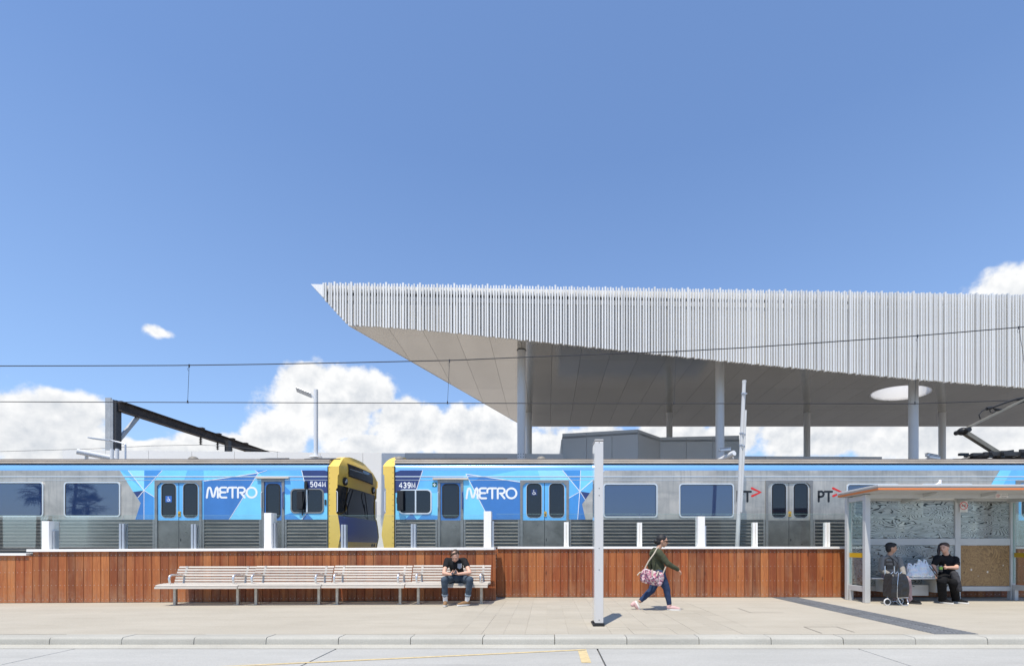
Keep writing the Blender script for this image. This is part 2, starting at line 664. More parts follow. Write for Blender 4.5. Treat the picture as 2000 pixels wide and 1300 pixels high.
def m_timber():
    m = bpy.data.materials.new('jarrah_timber')
    m.use_nodes = True
    t = NT(m.node_tree)
    p = m.node_tree.nodes['Principled BSDF']
    p.inputs['Roughness'].default_value = 0.55
    p.inputs['Specular IOR Level'].default_value = 0.35
    oi = t.n('ShaderNodeObjectInfo').outputs['Random']
    pos = t.n('ShaderNodeNewGeometry').outputs['Position']
    off = t.n('ShaderNodeCombineXYZ')
    t.set(off.inputs[0], t.m('MULTIPLY', oi, 7.0))
    t.set(off.inputs[2], t.m('MULTIPLY', oi, 31.0))
    vec = t.scale(t.v('ADD', pos, off.outputs[0]), (1, 1, 0.055))
    g1 = t.noise(vec, 60, 5, 0.65, 1.2)
    g2 = t.noise(vec, 9, 3, 0.5, 0.8)
    # boards differ: red-brown, orange-brown, dark
    base = t.ramp(oi, [(0.0, (0.297, 0.074, 0.020)), (0.12, (0.450, 0.147, 0.044)), (0.24, (0.153, 0.039, 0.014)), (0.36, (0.387, 0.101, 0.028)), (0.5, (0.225, 0.055, 0.017)),
                       (0.62, (0.513, 0.181, 0.055)), (0.74, (0.324, 0.082, 0.024)), (0.86, (0.180, 0.047, 0.017)), (1.0, (0.414, 0.126, 0.037))])
    c = t.mix(t.mapr(g1, 0.35, 0.7, 0.0, 0.65), base, (0.15, 0.042, 0.017))
    c = t.mix(t.mapr(g2, 0.45, 0.75, 0.0, 0.5), c, (0.56, 0.22, 0.07))
    # weathered bleaching in patches, dirt splashed along the foot
    wz = t.noise(t.v('ADD', t.scale(pos, (1, 1, 0.5)), off.outputs[0]), 1.7, 5, 0.7)
    c = t.mix(t.mapr(wz, 0.5, 0.78, 0.0, 0.45), c, (0.38, 0.24, 0.14))
    sx = t.n('ShaderNodeSeparateXYZ')
    t.set(sx.inputs[0], pos)
    foot = t.m('MULTIPLY', t.mapr(sx.outputs[2], 0.0, 0.28, 1.0, 0.0), t.mapr(t.noise(pos, 14, 4, 0.7), 0.4, 0.7, 0, 0.6))
    c = t.mix(foot, c, (0.30, 0.20, 0.14))
    kn = t.n('ShaderNodeTexVoronoi')
    t.set(kn.inputs['Vector'], t.scale(t.v('ADD', pos, off.outputs[0]), (3.2, 1, 1.0)))
    kn.inputs['Scale'].default_value = 1.2
    c = t.mix(t.mapr(kn.outputs['Distance'], 0.03, 0.09, 0.75, 0.0), c, (0.07, 0.025, 0.012))
    t.set(p.inputs['Base Color'], c)
    bp = t.n('ShaderNodeBump')
    bp.inputs['Strength'].default_value = 0.25
    bp.inputs['Distance'].default_value = 0.004
    t.set(bp.inputs['Height'], g1)
    t.set(p.inputs['Normal'], bp.outputs[0])
    return m


M_timber = m_timber()
M_screw = mat('steel_screw', (0.6, 0.6, 0.58), 0.4, 0.6)


def m_bench_timber():
    m = bpy.data.materials.new('bleached_timber')
    m.use_nodes = True
    t = NT(m.node_tree)
    p = m.node_tree.nodes['Principled BSDF']
    p.inputs['Roughness'].default_value = 0.7
    pos = t.n('ShaderNodeNewGeometry').outputs['Position']
    oi = t.n('ShaderNodeObjectInfo').outputs['Random']
    g = t.noise(t.scale(pos, (0.06, 1, 1)), 90, 5, 0.65, 0.8)
    a = t.noise(pos, 2.2, 4, 0.6)
    c = t.mix(t.mapr(g, 0.35, 0.7, 0, 0.6), (0.60, 0.55, 0.48), (0.36, 0.31, 0.26))
    c = t.mix(t.mapr(a, 0.45, 0.7, 0, 0.5), c, (0.50, 0.47, 0.43))
    sc = t.v('SCALE', c)
    t.set(sc.node.inputs['Scale'], t.mapr(oi, 0, 1, 0.86, 1.1))
    t.set(p.inputs['Base Color'], sc)
    return m


M_slat = m_bench_timber()


def m_glass(name, tint=(0.86, 0.93, 0.91), gloss=0.06, refl=(1, 1, 1), rough=0.01, dirt=0.006):
    m = bpy.data.materials.new(name)
    m.use_nodes = True
    t = NT(m.node_tree)
    for nd in list(t.t.nodes):
        t.t.nodes.remove(nd)
    out = t.n('ShaderNodeOutputMaterial')
    tr = t.n('ShaderNodeBsdfTransparent')
    tr.inputs[0].default_value = (*tint, 1)
    gl = t.n('ShaderNodeBsdfGlossy')
    gl.inputs[0].default_value = (*refl, 1)
    gl.inputs[1].default_value = rough
    fr = t.n('ShaderNodeFresnel')
    fr.inputs[0].default_value = 1.45
    fac = t.m('MULTIPLY', fr.outputs[0], 0.32)
    mx = t.n('ShaderNodeMixShader')
    t.set(mx.inputs[0], fac)
    t.t.links.new(tr.outputs[0], mx.inputs[1])
    t.t.links.new(gl.outputs[0], mx.inputs[2])
    df = t.n('ShaderNodeBsdfDiffuse')
    df.inputs[0].default_value = (0.55, 0.57, 0.55, 1)
    pos = t.coord('Object')
    scr = t.noise(t.scale(pos, (1, 1, 1)), 2.3, 6, 0.7)
    mx2 = t.n('ShaderNodeMixShader')
    t.set(mx2.inputs[0], t.mapr(scr, 0.4, 0.75, dirt * 0.3, dirt * 2.5))
    t.t.links.new(mx.outputs[0], mx2.inputs[1])
    t.t.links.new(df.outputs[0], mx2.inputs[2])
    t.t.links.new(mx2.outputs[0], out.inputs[0])
    return m


M_glass = m_glass('balustrade_glass', (0.955, 0.975, 0.965))
M_glassedge = mat('glass_edge', (0.30, 0.46, 0.42), 0.15)
M_sglass = m_glass('shelter_glass', (0.90, 0.95, 0.94), dirt=0.03)


def gz(X, Y):
    """level of the pavement: it falls away slightly towards the back left"""
    return -0.058 * min(1.5, max(0.0, (-1.0 - X) / 10.5)) * min(1.0, max(0.0, (Y - 6.63) / 4.15))


# ------------------------------------------------------------------ ground, road, kerb, pavement
g = MB()
g.add([(-2500, -2500, -0.42), (2500, -2500, -0.42), (2500, 4000, -0.42), (-2500, 4000, -0.42)], [(0, 1, 2, 3)])
struct(g.build('ground', M_ground))
ROADZ = -0.12
g = MB()
g.box(-70, 70, -26, 6.40, -0.40, -0.150)
road = struct(g.build('road', M_joint))
xj = [-2.73 + 3.385 * k for k in range(-6, 8)]
for a, b in zip(xj, xj[1:]):
    s = MB()
    s.box(a + 0.009, b - 0.009, -22, 6.265, -0.16, ROADZ)
    s.build('road_slab', M_road, road, bevel=0.006)
s = MB()
s.add([(-46, 6.275, ROADZ), (46, 6.275, ROADZ), (46, 6.398, -0.092), (-46, 6.398, -0.092)], [(0, 1, 2, 3)])
s.build('channel', M_kerb, road)
M_linepaint = mat('worn_yellow_paint', (0.56, 0.44, 0.235), 0.7, var=0.22, vscale=18, detail=8)
mk = MB()


def mark(pts):
    mk.add([(x, y, ROADZ + 0.004) for x, y in pts], [tuple(range(len(pts)))])


mark([(-4.6, 5.08), (-4.58, 5.135), (0.49, 6.230), (0.49, 6.172)])
mark([(0.395, 5.50), (0.505, 5.50), (0.505, 6.245), (0.495, 6.245), (0.495, 6.148), (0.395, 6.128)])
struct(mk.build('road_marking', M_linepaint, recalc=False))

kb = MB()
kb.box(-46, 46, 6.45, 6.60, -0.4, -0.14)
kerb = struct(kb.build('kerb', M_kerb))
prof = [(6.63, -0.3), (6.63, 0.0), (6.44, -0.001), (6.424, -0.004), (6.413, -0.010), (6.405, -0.020), (6.401, -0.034), (6.394, -0.115), (6.385, -0.3)]
km = MB()
km.yz(prof, 0.004, 0.95)
kme = km.mesh('kerb_stone', M_kerb, smooth=50)
for k in range(-13, 18):
    inst('kerb_stone', kme, kerb, (0.105 + 0.955 * k, random.uniform(-.0025, .0025), random.uniform(-.002, .002)))

pv = MB()
ZL, ZR = -1.5, 3.0     # zone of small pavers
nx, ny = 24, 6


def pave_patch(x0, x1, nx, y1):
    vs, fs = [], []
    for j in range(ny + 1):
        for i in range(nx + 1):
            X = x0 + (x1 - x0) * i / nx
            Y = 6.632 + (y1 - 6.632) * j / ny
            vs.append((X, Y, gz(X, Y)))
    for j in range(ny):
        for i in range(nx):
            a = j * (nx + 1) + i
            fs.append((a, a + 1, a + nx + 2, a + nx + 1))
    pv.add(vs, fs)


pave_patch(-46, ZL, 30, 12.0)
pave_patch(ZR, 46, 4, 12.0)
pavement = struct(pv.build('pavement', M_pave, recalc=False))
bd = MB()
bd.add([(ZL, 6.632, -0.005), (ZR, 6.632, -0.005), (ZR, 12.0, -0.005), (ZL, 12.0, -0.005)], [(0, 1, 2, 3)])
bd.build('bedding_sand', M_grout, pavement, recalc=False)
ps = MB()
ps.box(0.0012, 0.2988, 0.0012, 0.5988, -0.03, 0.0)
pme = ps.mesh('paver', M_pave)
for i in range(15):
    for j in range(-1, 9):
        y = 6.635 + 0.6 * j + (0.3 if i % 2 else 0)
        if y < 6.63 or y > 11.5:
            if y > 11.5 or y < 6.03:
                continue
        sc = 1.0
        if y < 6.63:
            sc = (y + 0.6 - 6.634) / 0.6
            y = 6.634
            if sc < 0.1:
                continue
        inst('paver', pme, pavement, (ZL + 0.3 * i, y, random.uniform(-.0016, .0008)), (1, sc, 1))

# service cover set in the pavement, saw cuts
sv = MB()
M_cut = mat('saw_cut', (0.20, 0.18, 0.15), 0.95)
for (a, b) in (((1570, 1223.5), (1634, 1223.5)), ((1570, 1223.5), (1605, 1236)), ((1634, 1223.5), (1669, 1234)), ((1441, 1187), (1467, 1196)), ((1467, 1195.5), (1530, 1195.5))):
    pts = []
    for (x, y) in (a, b):
        Y = F * CZ / (y - CY)
        pts.append(Vector((PX(x, Y), Y, 0.004)))
    d = (pts[1] - pts[0]).normalized()
    n_ = Vector((-d.y, d.x, 0)) * 0.006
    sv.add([pts[0] - n_, pts[1] - n_, pts[1] + n_, pts[0] + n_], [(0, 1, 2, 3)])
sv.build('saw_cut', M_cut, pavement, recalc=False)

# tactile strip
M_tact = mat('dark_tactile', (0.16, 0.165, 0.17), 0.75, var=0.3, vscale=25, rand=0.12, bump=0.3)
tac = thing('tactile_strip', 'dark grey ribbed tactile paving strip crossing the pavement beside the shelter', 'tactile paving', (5.63, 9, 0))
tm = MB()
tm.box(0.002, 0.298, 0.002, 0.298, -0.01, 0.006)
for k in range(4):
    tm.box(0.025, 0.275, 0.02 + 0.072 * k, 0.055 + 0.072 * k, 0.006, 0.0115)
tme = tm.mesh('tactile_tile', M_tact)
for j in range(16):
    for i in range(2):
        inst('tactile_tile', tme, tac, (5.33 + 0.3 * i, 6.64 + 0.3 * j, random.uniform(-.001, .001)))

# railway bed behind the wall
tb = MB()
tb.box(-60, 60, 11.9, 17.5, -0.41, -0.32)
struct(tb.build('track_ballast', mat('ballast', (0.17, 0.15, 0.13), 0.95, var=0.5, vscale=22, bump=0.8, bscale=25)))

# ------------------------------------------------------------------ timber walls with white coping
pk = MB()
c_ = 0.004
pk.xy([(0.002, 0.028), (0.002, c_), (0.002 + c_, 0), (0.184 - c_, 0), (0.184, c_), (0.184, 0.028)], 0, 1, M_timber)
for fz in (0.055, 0.34, 0.64, 0.93):
    for x in (0.045, 0.142):
        pk.add([(x - .005, -.0012, fz - .005), (x + .005, -.0012, fz - .005), (x + .005, -.0012, fz + .005), (x - .005, -.0012, fz + .005)], [(0, 1, 2, 3)], M_screw)
pkme = pk.mesh('plank', recalc=False)
bm_ = bmesh.new(); bm_.from_mesh(pkme); bmesh.ops.recalc_face_normals(bm_, faces=[f for f in bm_.faces if f.material_index == 0]); bm_.to_mesh(pkme); bm_.free()
M_shadowgap = mat('wall_core', (0.06, 0.045, 0.035), 0.9)

YB, YR = 10.78, 11.46
XE = PX(962.5, YB)


def wtop(X):
    """top of the boards behind the benches (follows the ground)"""
    if X < PX(65, YB):
        return 1.004
    return 1.086 + (X - PX(66, YB)) / (XE - PX(66, YB)) * 0.044


bw = thing('timber_wall', 'low red-brown timber board wall with white coping behind the long bench', 'wall', (-6, YB, 0))
k = 0
X = XE - 0.19
while X > -16.5:
    z0 = gz(X, YB) + 0.012
    inst('plank', pkme, bw, (X, YB + random.uniform(-.0015, .0015), z0), (1, 1, wtop(X + 0.1) - z0))
    X -= 0.19
cm = MB()
cm.box(-16.5, PX(65, YB), YB + .03, YR + .02, -.3, 0.99)
cm.box(PX(65, YB), XE - .035, YB + .03, YR + .02, -.3, 1.07)
cm.build('wall_core', M_shadowgap, bw)
inst('plank', pkme, bw, (XE, YB, 0.012), (0.36, 1, wtop(XE) - .012)).rotation_euler = (0, 0, 0)
for q in range(4):   # the return at the end of the wall
    o = inst('plank', pkme, bw, (XE + 0.0, YB + 0.005 + 0.17 * q, 0.012), (0.9, 1, 1.118), (0, 0, R(90)))
cp = MB()
xs = [PX(66, YB) - 0.12, XE + 0.035]
for (y0, y1) in ((YB - 0.045, YB + 0.34),):
    a, b = wtop(xs[0] + .2), wtop(xs[1])
    cp.add([(xs[0], y0, a), (xs[1], y0, b), (xs[1], y1, b), (xs[0], y1, a), (xs[0], y0, a + .058), (xs[1], y0, b + .058), (xs[1], y1, b + .058), (xs[0], y1, a + .058)],
           [(0, 3, 2, 1), (4, 5, 6, 7), (0, 1, 5, 4), (1, 2, 6, 5), (2, 3, 7, 6), (3, 0, 4, 7)])
cp.box(-16.5, xs[0] - 0.004, YB - .045, YB + .34, 1.004, 1.052)
cp.build('coping', M_white, bw, bevel=0.004)

rw = thing('timber_wall', 'low red-brown timber board wall with white coping behind the walking person and the shelter', 'wall', (5, YR, 0))
X = XE + 0.004
while X < 14.5:
    inst('plank', pkme, rw, (X, YR + random.uniform(-.0015, .0015), 0.012), (1, 1, 1.138))
    X += 0.19
cm = MB()
cm.box(XE + .04, 14.7, YR + .03, YR + .3, -.3, 1.14)
cm.build('wall_core', M_shadowgap, rw)
cp = MB()
cp.box(XE + 0.04, 14.7, YR - .04, YR + .34, 1.150, 1.203)
cp.build('coping', M_white, rw, bevel=0.004)


def balustrade(label, yp, zb, ztop, xs, big, small, x_end):
    bl = thing('glass_balustrade', label, 'balustrade', ((xs[0] + xs[-1]) / 2, yp, 1.15))
    for (px, py) in big:
        b = MB()
        X = PX(px, yp - .1)
        b.box(X - .08, X + .085, yp - .12, yp + .1, zb(X), PZ(py, yp - .1))
        b.build('post', M_white, bl, bevel=0.004)
        b = MB()
        b.box(X + .092, X + .135, yp - .05, yp + .05, zb(X), PZ(py, yp) - .22)
        b.build('glass_clamp', M_steel_g, bl)
    for (px, py) in small:
        b = MB()
        X = PX(px, yp - .02)
        z1 = PZ(py, yp)
        b.box(X - .055, X - .01, yp - .06, yp - .012, zb(X), z1)
        b.box(X + .01, X + .055, yp - .06, yp - .012, zb(X), z1)
        b.box(X - .0096, X + .0096, yp - .03, yp - .012, zb(X), z1 - .01)
        b.box(X - .055, X + .055, yp + .012, yp + .05, zb(X), z1)
        b.build('clamp_post', M_steel_g if yp < 11.2 else M_white, bl, bevel=0.003)
    for a, b2 in zip(xs, xs[1:]):
        p = MB()
        p.box(a + .012, b2 - .012, yp - .006, yp + .006, max(zb(a), zb(b2)) + .02, ztop)
        o = p.build('glass_pane', M_glass, bl)
        e = MB()
        e.box(a + .012, b2 - .012, yp - .0055, yp + .0055, ztop + .0005, ztop + .004)
        e.build('pane_edge', M_glassedge, o)


bx_ = [PX(x, 10.95) for x in (-260, -80, 92, 240, 380, 526, 672, 808, 953)]
balustrade('frameless glass balustrade with white posts on the coping behind the long bench', 10.95,
           lambda X: wtop(X) + .058 if X > PX(60, YB) else 1.052, 1.905, bx_,
           [(90, 1017), (523.5, 1001), (952, 998)], [(240, 1022), (380, 1023), (672, 1024), (808, 1023)], -1.2)
bx_ = [PX(x, 11.62) for x in (968, 1106, 1249, 1370, 1474, 1615, 1760, 1900, 2040, 2160)]
balustrade('frameless glass balustrade with white posts on the coping from the grey totem to the shelter', 11.62,
           lambda X: 1.203, 1.985, bx_, [(1369.5, 1008)], [(1106, 1019), (1249, 1020), (1474, 1020), (1615, 1020), (1760, 1020), (1900, 1020)], 13)

# ------------------------------------------------------------------ trains
TY = 13.4


def TX(x):
    return PX(x, TY)


def TZ(y):
    return PZ(y, TY)


def m_steel():
    m = bpy.data.materials.new('stainless_body')
    m.use_nodes = True
    t = NT(m.node_tree)
    p = m.node_tree.nodes['Principled BSDF']
    p.inputs['Metallic'].default_value = 0.75
    pos = t.n('ShaderNodeNewGeometry').outputs['Position']
    a = t.noise(t.scale(pos, (0.5, 1, 1.2)), 1.4, 5, 0.65, 0.8)
    b = t.noise(t.scale(pos, (1, 1, 0.08)), 14, 3, 0.6)
    g = t.noise(t.scale(pos, (0.05, 1, 1)), 240, 2, 0.6)
    c = t.mix(t.mapr(a, 0.35, 0.7, 0, 1), (0.47, 0.42, 0.355), (0.72, 0.65, 0.55))
    c = t.mix(t.mapr(b, 0.48, 0.78, 0, 0.5), c, (0.27, 0.25, 0.225))
    c = t.mix(t.mapr(g, 0.3, 0.7, 0, 0.15), c, (0.72, 0.71, 0.69))
    t.set(p.inputs['Base Color'], c)
    t.set(p.inputs['Roughness'], t.mapr(a, 0.3, 0.7, 0.36, 0.52))
    return m


M_steel = m_steel()
M_skirt = mat('fluted_steel', (0.17, 0.165, 0.155), 0.36, 0.55, var=0.22, vscale=3.0, stretch=(0.4, 1, 1), rvar=0.08)
M_doorlow = mat('dark_door_steel', (0.19, 0.18, 0.165), 0.36, 0.6, var=0.4, vscale=2.5, detail=6, rvar=0.1)
M_frame = mat('door_frame_steel', (0.27, 0.265, 0.255), 0.45, 0.5, var=0.15, vscale=8)
M_alu = mat('window_aluminium', (0.78, 0.78, 0.77), 0.3, 0.6)
M_gasket = mat('gasket', (0.015, 0.015, 0.016), 0.6)
M_gutter = mat('grimy_gutter', (0.60, 0.52, 0.43), 0.6, var=0.3, vscale=2.5, stretch=(0.3, 1, 1))
M_roof = mat('roof_grime', (0.12, 0.10, 0.085), 0.8, var=0.35, vscale=2)
M_core = mat('carriage_interior', (0.03, 0.035, 0.04), 0.8)


def m_window(name, base, spec_ior=2.0, rough=0.015):
    m = bpy.data.materials.new(name)
    m.use_nodes = True
    t = NT(m.node_tree)
    p = m.node_tree.nodes['Principled BSDF']
    p.inputs['Base Color'].default_value = (*base, 1)
    p.inputs['Roughness'].default_value = rough
    p.inputs['IOR'].default_value = spec_ior
    pos = t.n('ShaderNodeNewGeometry').outputs['Position']
    b = t.n('ShaderNodeBump')
    b.inputs['Strength'].default_value = 0.06
    b.inputs['Distance'].default_value = 0.02
    t.set(b.inputs['Height'], t.noise(pos, 1.1, 2, 0.5))
    t.set(p.inputs['Normal'], b.outputs[0])
    return m


M_pane = m_window('tinted_window', (0.02, 0.042, 0.115), 2.15)
M_dpane = m_window('door_window', (0.010, 0.014, 0.024), 1.55)
M_wscreen = m_window('windscreen', (0.010, 0.012, 0.014), 1.9)


def vinyl(n, c):
    return mat('vinyl_' + n, lin(*c), 0.34, 0.0, var=0.09, vscale=2.2, detail=8, coat=0.2)


LV = {'cyan': vinyl('cyan', (122, 208, 246)), 'sky': vinyl('sky', (104, 184, 240)), 'mid': vinyl('mid', (70, 146, 214)),
      'blue': vinyl('blue', (62, 122, 190)), 'navy': vinyl('navy', (46, 60, 112)), 'pale': vinyl('pale', (150, 220, 250))}
M_cant = mat('cantrail_blue', lin(138, 192, 240), 0.20, 0.45, var=0.05, vscale=0.8, coat=0.5)
M_cab = mat('cab_yellow', lin(232, 196, 92), 0.42, var=0.06, vscale=3, coat=0.15)
M_cabblue = mat('cab_blue', lin(52, 72, 150), 0.4)
M_logo = mat('white_vinyl', (0.86, 0.87, 0.88), 0.4)
M_blackv = mat('black_vinyl', (0.015, 0.016, 0.02), 0.45)
M_redv = mat('red_vinyl', lin(214, 52, 48), 0.45)

W_, TH = 3.05, 0.05
ZT, ZM, ZB = TZ(918), TZ(1014), 0.50       # top of side, top of skirt, bottom
YF_ = TY + W_


def fluted(x0, x1, parent):
    s = MB()
    n = 9
    p = [(TY + .05, ZM), (TY - .004, ZM), (TY - .004, ZM - .02)]
    h = (ZM - .02 - 1.08) / n
    for i in range(n + 5):
        z = ZM - .02 - h * i
        p += [(TY + .014, z - h * .18), (TY + .014, z - h * .55), (TY - .012, z - h * .80), (TY - .012, z - h)]
    p += [(TY + .05, p[-1][1])]
    s.yz(p, x0, x1)
    s.build('fluted_panel', M_skirt, parent)
    e = MB()
    for a in (x0 - .0, x1 - .05):
        e.box(a, a + .05, TY - .016, TY + .03, 0.6, ZM + .004)
    e.build('panel_edge', M_frame, parent)


def window(x0, x1, y0, y1, parent, m=None, r=0.09, fw=0.035, split=None, fm=None):
    X0, X1, Z0, Z1 = TX(x0), TX(x1), TZ(y1), TZ(y0)
    f = MB()
    f.ring(rrect(X0, X1, Z0, Z1, r), rrect(X0 + fw, X1 - fw, Z0 + fw, Z1 - fw, r - fw * .7), TY - .022, TY + .001)
    fr = f.build('window', fm or M_alu, parent, smooth=40)
    p = MB()
    p.xz(rrect(X0 + fw * .7, X1 - fw * .7, Z0 + fw * .7, Z1 - fw * .7, r - fw * .5), TY - .010, TY - .002)
    p.build('pane', m or M_pane, fr)
    gk = MB()
    gk.ring(rrect(X0 + fw - .003, X1 - fw + .003, Z0 + fw - .003, Z1 - fw + .003, r - fw * .7), rrect(X0 + fw + .012, X1 - fw - .012, Z0 + fw + .012, Z1 - fw - .012, r - fw), TY - .016, TY - .009)
    gk.build('gasket', M_gasket, fr)
    if split:
        q = MB()
        q.box(TX(split) - .02, TX(split) + .02, TY - .020, TY - .011, Z0 + fw, Z1 - fw)
        q.build('mullion', M_alu, fr)
    return fr


def double_door(x0, x1, ytop, parent, m_up, sticker=None):
    X0, X1, Z1 = TX(x0), TX(x1), TZ(ytop)
    fw = .07
    f = MB()
    out = [(X0, 0.55), (X0, Z1 - .02), (X0 + .02, Z1), (X1 - .02, Z1), (X1, Z1 - .02), (X1, 0.55)]
    inn = [(X0 + fw, 0.55), (X0 + fw, Z1 - .16), (X0 + fw + .09, Z1 - fw), (X1 - fw - .09, Z1 - fw), (X1 - fw, Z1 - .16), (X1 - fw, 0.55)]
    for i in range(5):
        a, b, c, d = out[i], out[i + 1], inn[i + 1], inn[i]
        f.xz([a, b, c, d], TY - .024, TY + .06)
    fr = f.build('door', M_frame, parent)
    st = MB()
    st.box(X0 + fw, X1 - fw, TY - .03, TY + .04, 1.09, 1.115)
    st.build('door_sill', M_gutter, fr)
    xm = (X0 + X1) / 2
    for (a, b) in ((X0 + fw * .8, xm - .008), (xm + .008, X1 - fw * .8)):
        zt = Z1 - fw * .7
        lf = MB()
        lf.box(a, b, TY + .006, TY + .035, ZM - .02, zt, m_up)
        lf.box(a, b, TY + .006, TY + .035, 0.55, ZM - .0205, M_doorlow)
        lf.build('door_leaf', None, fr)
        wx0, wx1 = a + (b - a) * .20, b - (b - a) * .12
        wz0, wz1 = TZ(1010), TZ(943.5)
        w = MB()
        w.ring(rrect(wx0, wx1, wz0, wz1, .12, 6), rrect(wx0 + .03, wx1 - .03, wz0 + .03, wz1 - .03, .10, 6), TY - .004, TY + .007)
        wf = w.build('door_window', M_gasket, fr, smooth=40)
        ed = MB()
        ed.ring(rrect(wx0 - .012, wx1 + .012, wz0 - .012, wz1 + .012, .13, 6), rrect(wx0 + .001, wx1 - .001, wz0 + .001, wz1 - .001, .12, 6), TY + .0005, TY + .008)
        ed.build('window_trim', M_alu, fr, smooth=40)
        g_ = MB()
        g_.xz(rrect(wx0 + .02, wx1 - .02, wz0 + .02, wz1 - .02, .10, 6), TY + .0005, TY + .0055)
        g_.build('door_pane', M_dpane, fr)
        if sticker and a < xm - .1:
            cx, cz, s = (wx0 + wx1) / 2, TZ(974) if sticker == 'A' else TZ(961), .085
            q = MB()
            q.box(cx - s, cx + s, TY - .0015, TY + .0002, cz - s, cz + s)
            q.build('access_sticker', mat('sticker_blue', lin(60, 110, 190), 0.4) if sticker == 'A' else mat('sticker_navy', lin(34, 52, 96), 0.4), fr)
            q = MB()
            ribbon(q, arc(cx - .005, cz - .022, .036, -200, 40, 12), .013, TY - .0024)
            ribbon(q, [(cx - .012, cz + .035), (cx - .008, cz - .005), (cx + .028, cz - .005), (cx + .045, cz - .045)], .013, TY - .0030)
            q.sheet(arc(cx - .012, cz + .055, .012, 0, 330, 9), TY - .0024)
            q.build('access_symbol', M_logo, fr, recalc=False)
    gp = MB()
    gp.box(xm - .0075, xm + .0075, TY + .004, TY + .03, 0.55, Z1 - fw)
    gp.build('door_seal', M_gasket, fr)
    h = MB()
    hx = xm - .012
    h.box(hx, hx + .07, TY - .012, TY + .0045, TZ(1008), TZ(998))
    h.build('door_handle', mat('brass_handle', lin(214, 170, 60), 0.4, 0.3), fr)
    h = MB()
    h.box(hx + .018, hx + .045, TY - .016, TY - .0125, TZ(1006.5), TZ(1002))
    h.build('handle_grip', M_black, fr)
    lk = MB()
    lk.box(xm + .04, xm + .06, TY - .002, TY + .0055, TZ(1056), TZ(1051))
    lk.build('door_lock', M_black, fr)
    return fr


def cab_door(x0, x1, ytop, parent):
    X0, X1, Z1 = TX(x0), TX(x1), TZ(ytop)
    fw = .075
    f = MB()
    out = [(X0, 0.55), (X0, Z1), (X1, Z1), (X1, 0.55)]
    inn = [(X0 + fw, 0.55), (X0 + fw, Z1 - fw), (X1 - fw, Z1 - fw), (X1 - fw, 0.55)]
    for i in range(3):
        f.xz([out[i], out[i + 1], inn[i + 1], inn[i]], TY - .02, TY + .06)
    fr = f.build('crew_door', M_frame, parent)
    a, b, zt = X0 + fw * .9, X1 - fw * .9, Z1 - fw * .8
    lf = MB()
    lf.box(a, b, TY + .010, TY + .035, ZM - .02, zt, LV['blue'])
    lf.box(a, b, TY + .010, TY + .035, 0.55, ZM - .0205, M_doorlow)
    lf.build('door_leaf', None, fr)
    wx0, wx1, wz0, wz1 = a + .05, b - .05, TZ(1011), TZ(944)
    w = MB()
    w.ring(rrect(wx0, wx1, wz0, wz1, .12, 6), rrect(wx0 + .035, wx1 - .035, wz0 + .035, wz1 - .035, .09, 6), TY - .002, TY + .011)
    w.build('door_window', M_gasket, fr, smooth=40)
    g_ = MB()
    g_.xz(rrect(wx0 + .02, wx1 - .02, wz0 + .02, wz1 - .02, .1, 6), TY + .003, TY + .0085)
    g_.build('door_pane', M_dpane, fr)
    for hx in (X0 + .02, X1 - .02):
        h = MB()
        h.tube([(hx, TY - .02, TZ(993)), (hx, TY - .06, TZ(991)), (hx, TY - .06, TZ(962)), (hx, TY - .02, TZ(960))], .011, 6)
        h.build('handrail', M_alu if hx < X0 + .1 else M_cabblue, fr)
    dg = MB()
    dg.box(X0 - .13, X1 + .14, TY - .065, TY + .002, Z1 + .006, Z1 + .055)
    dg.build('drip_rail', M_gutter, fr, bevel=.006)
    return fr


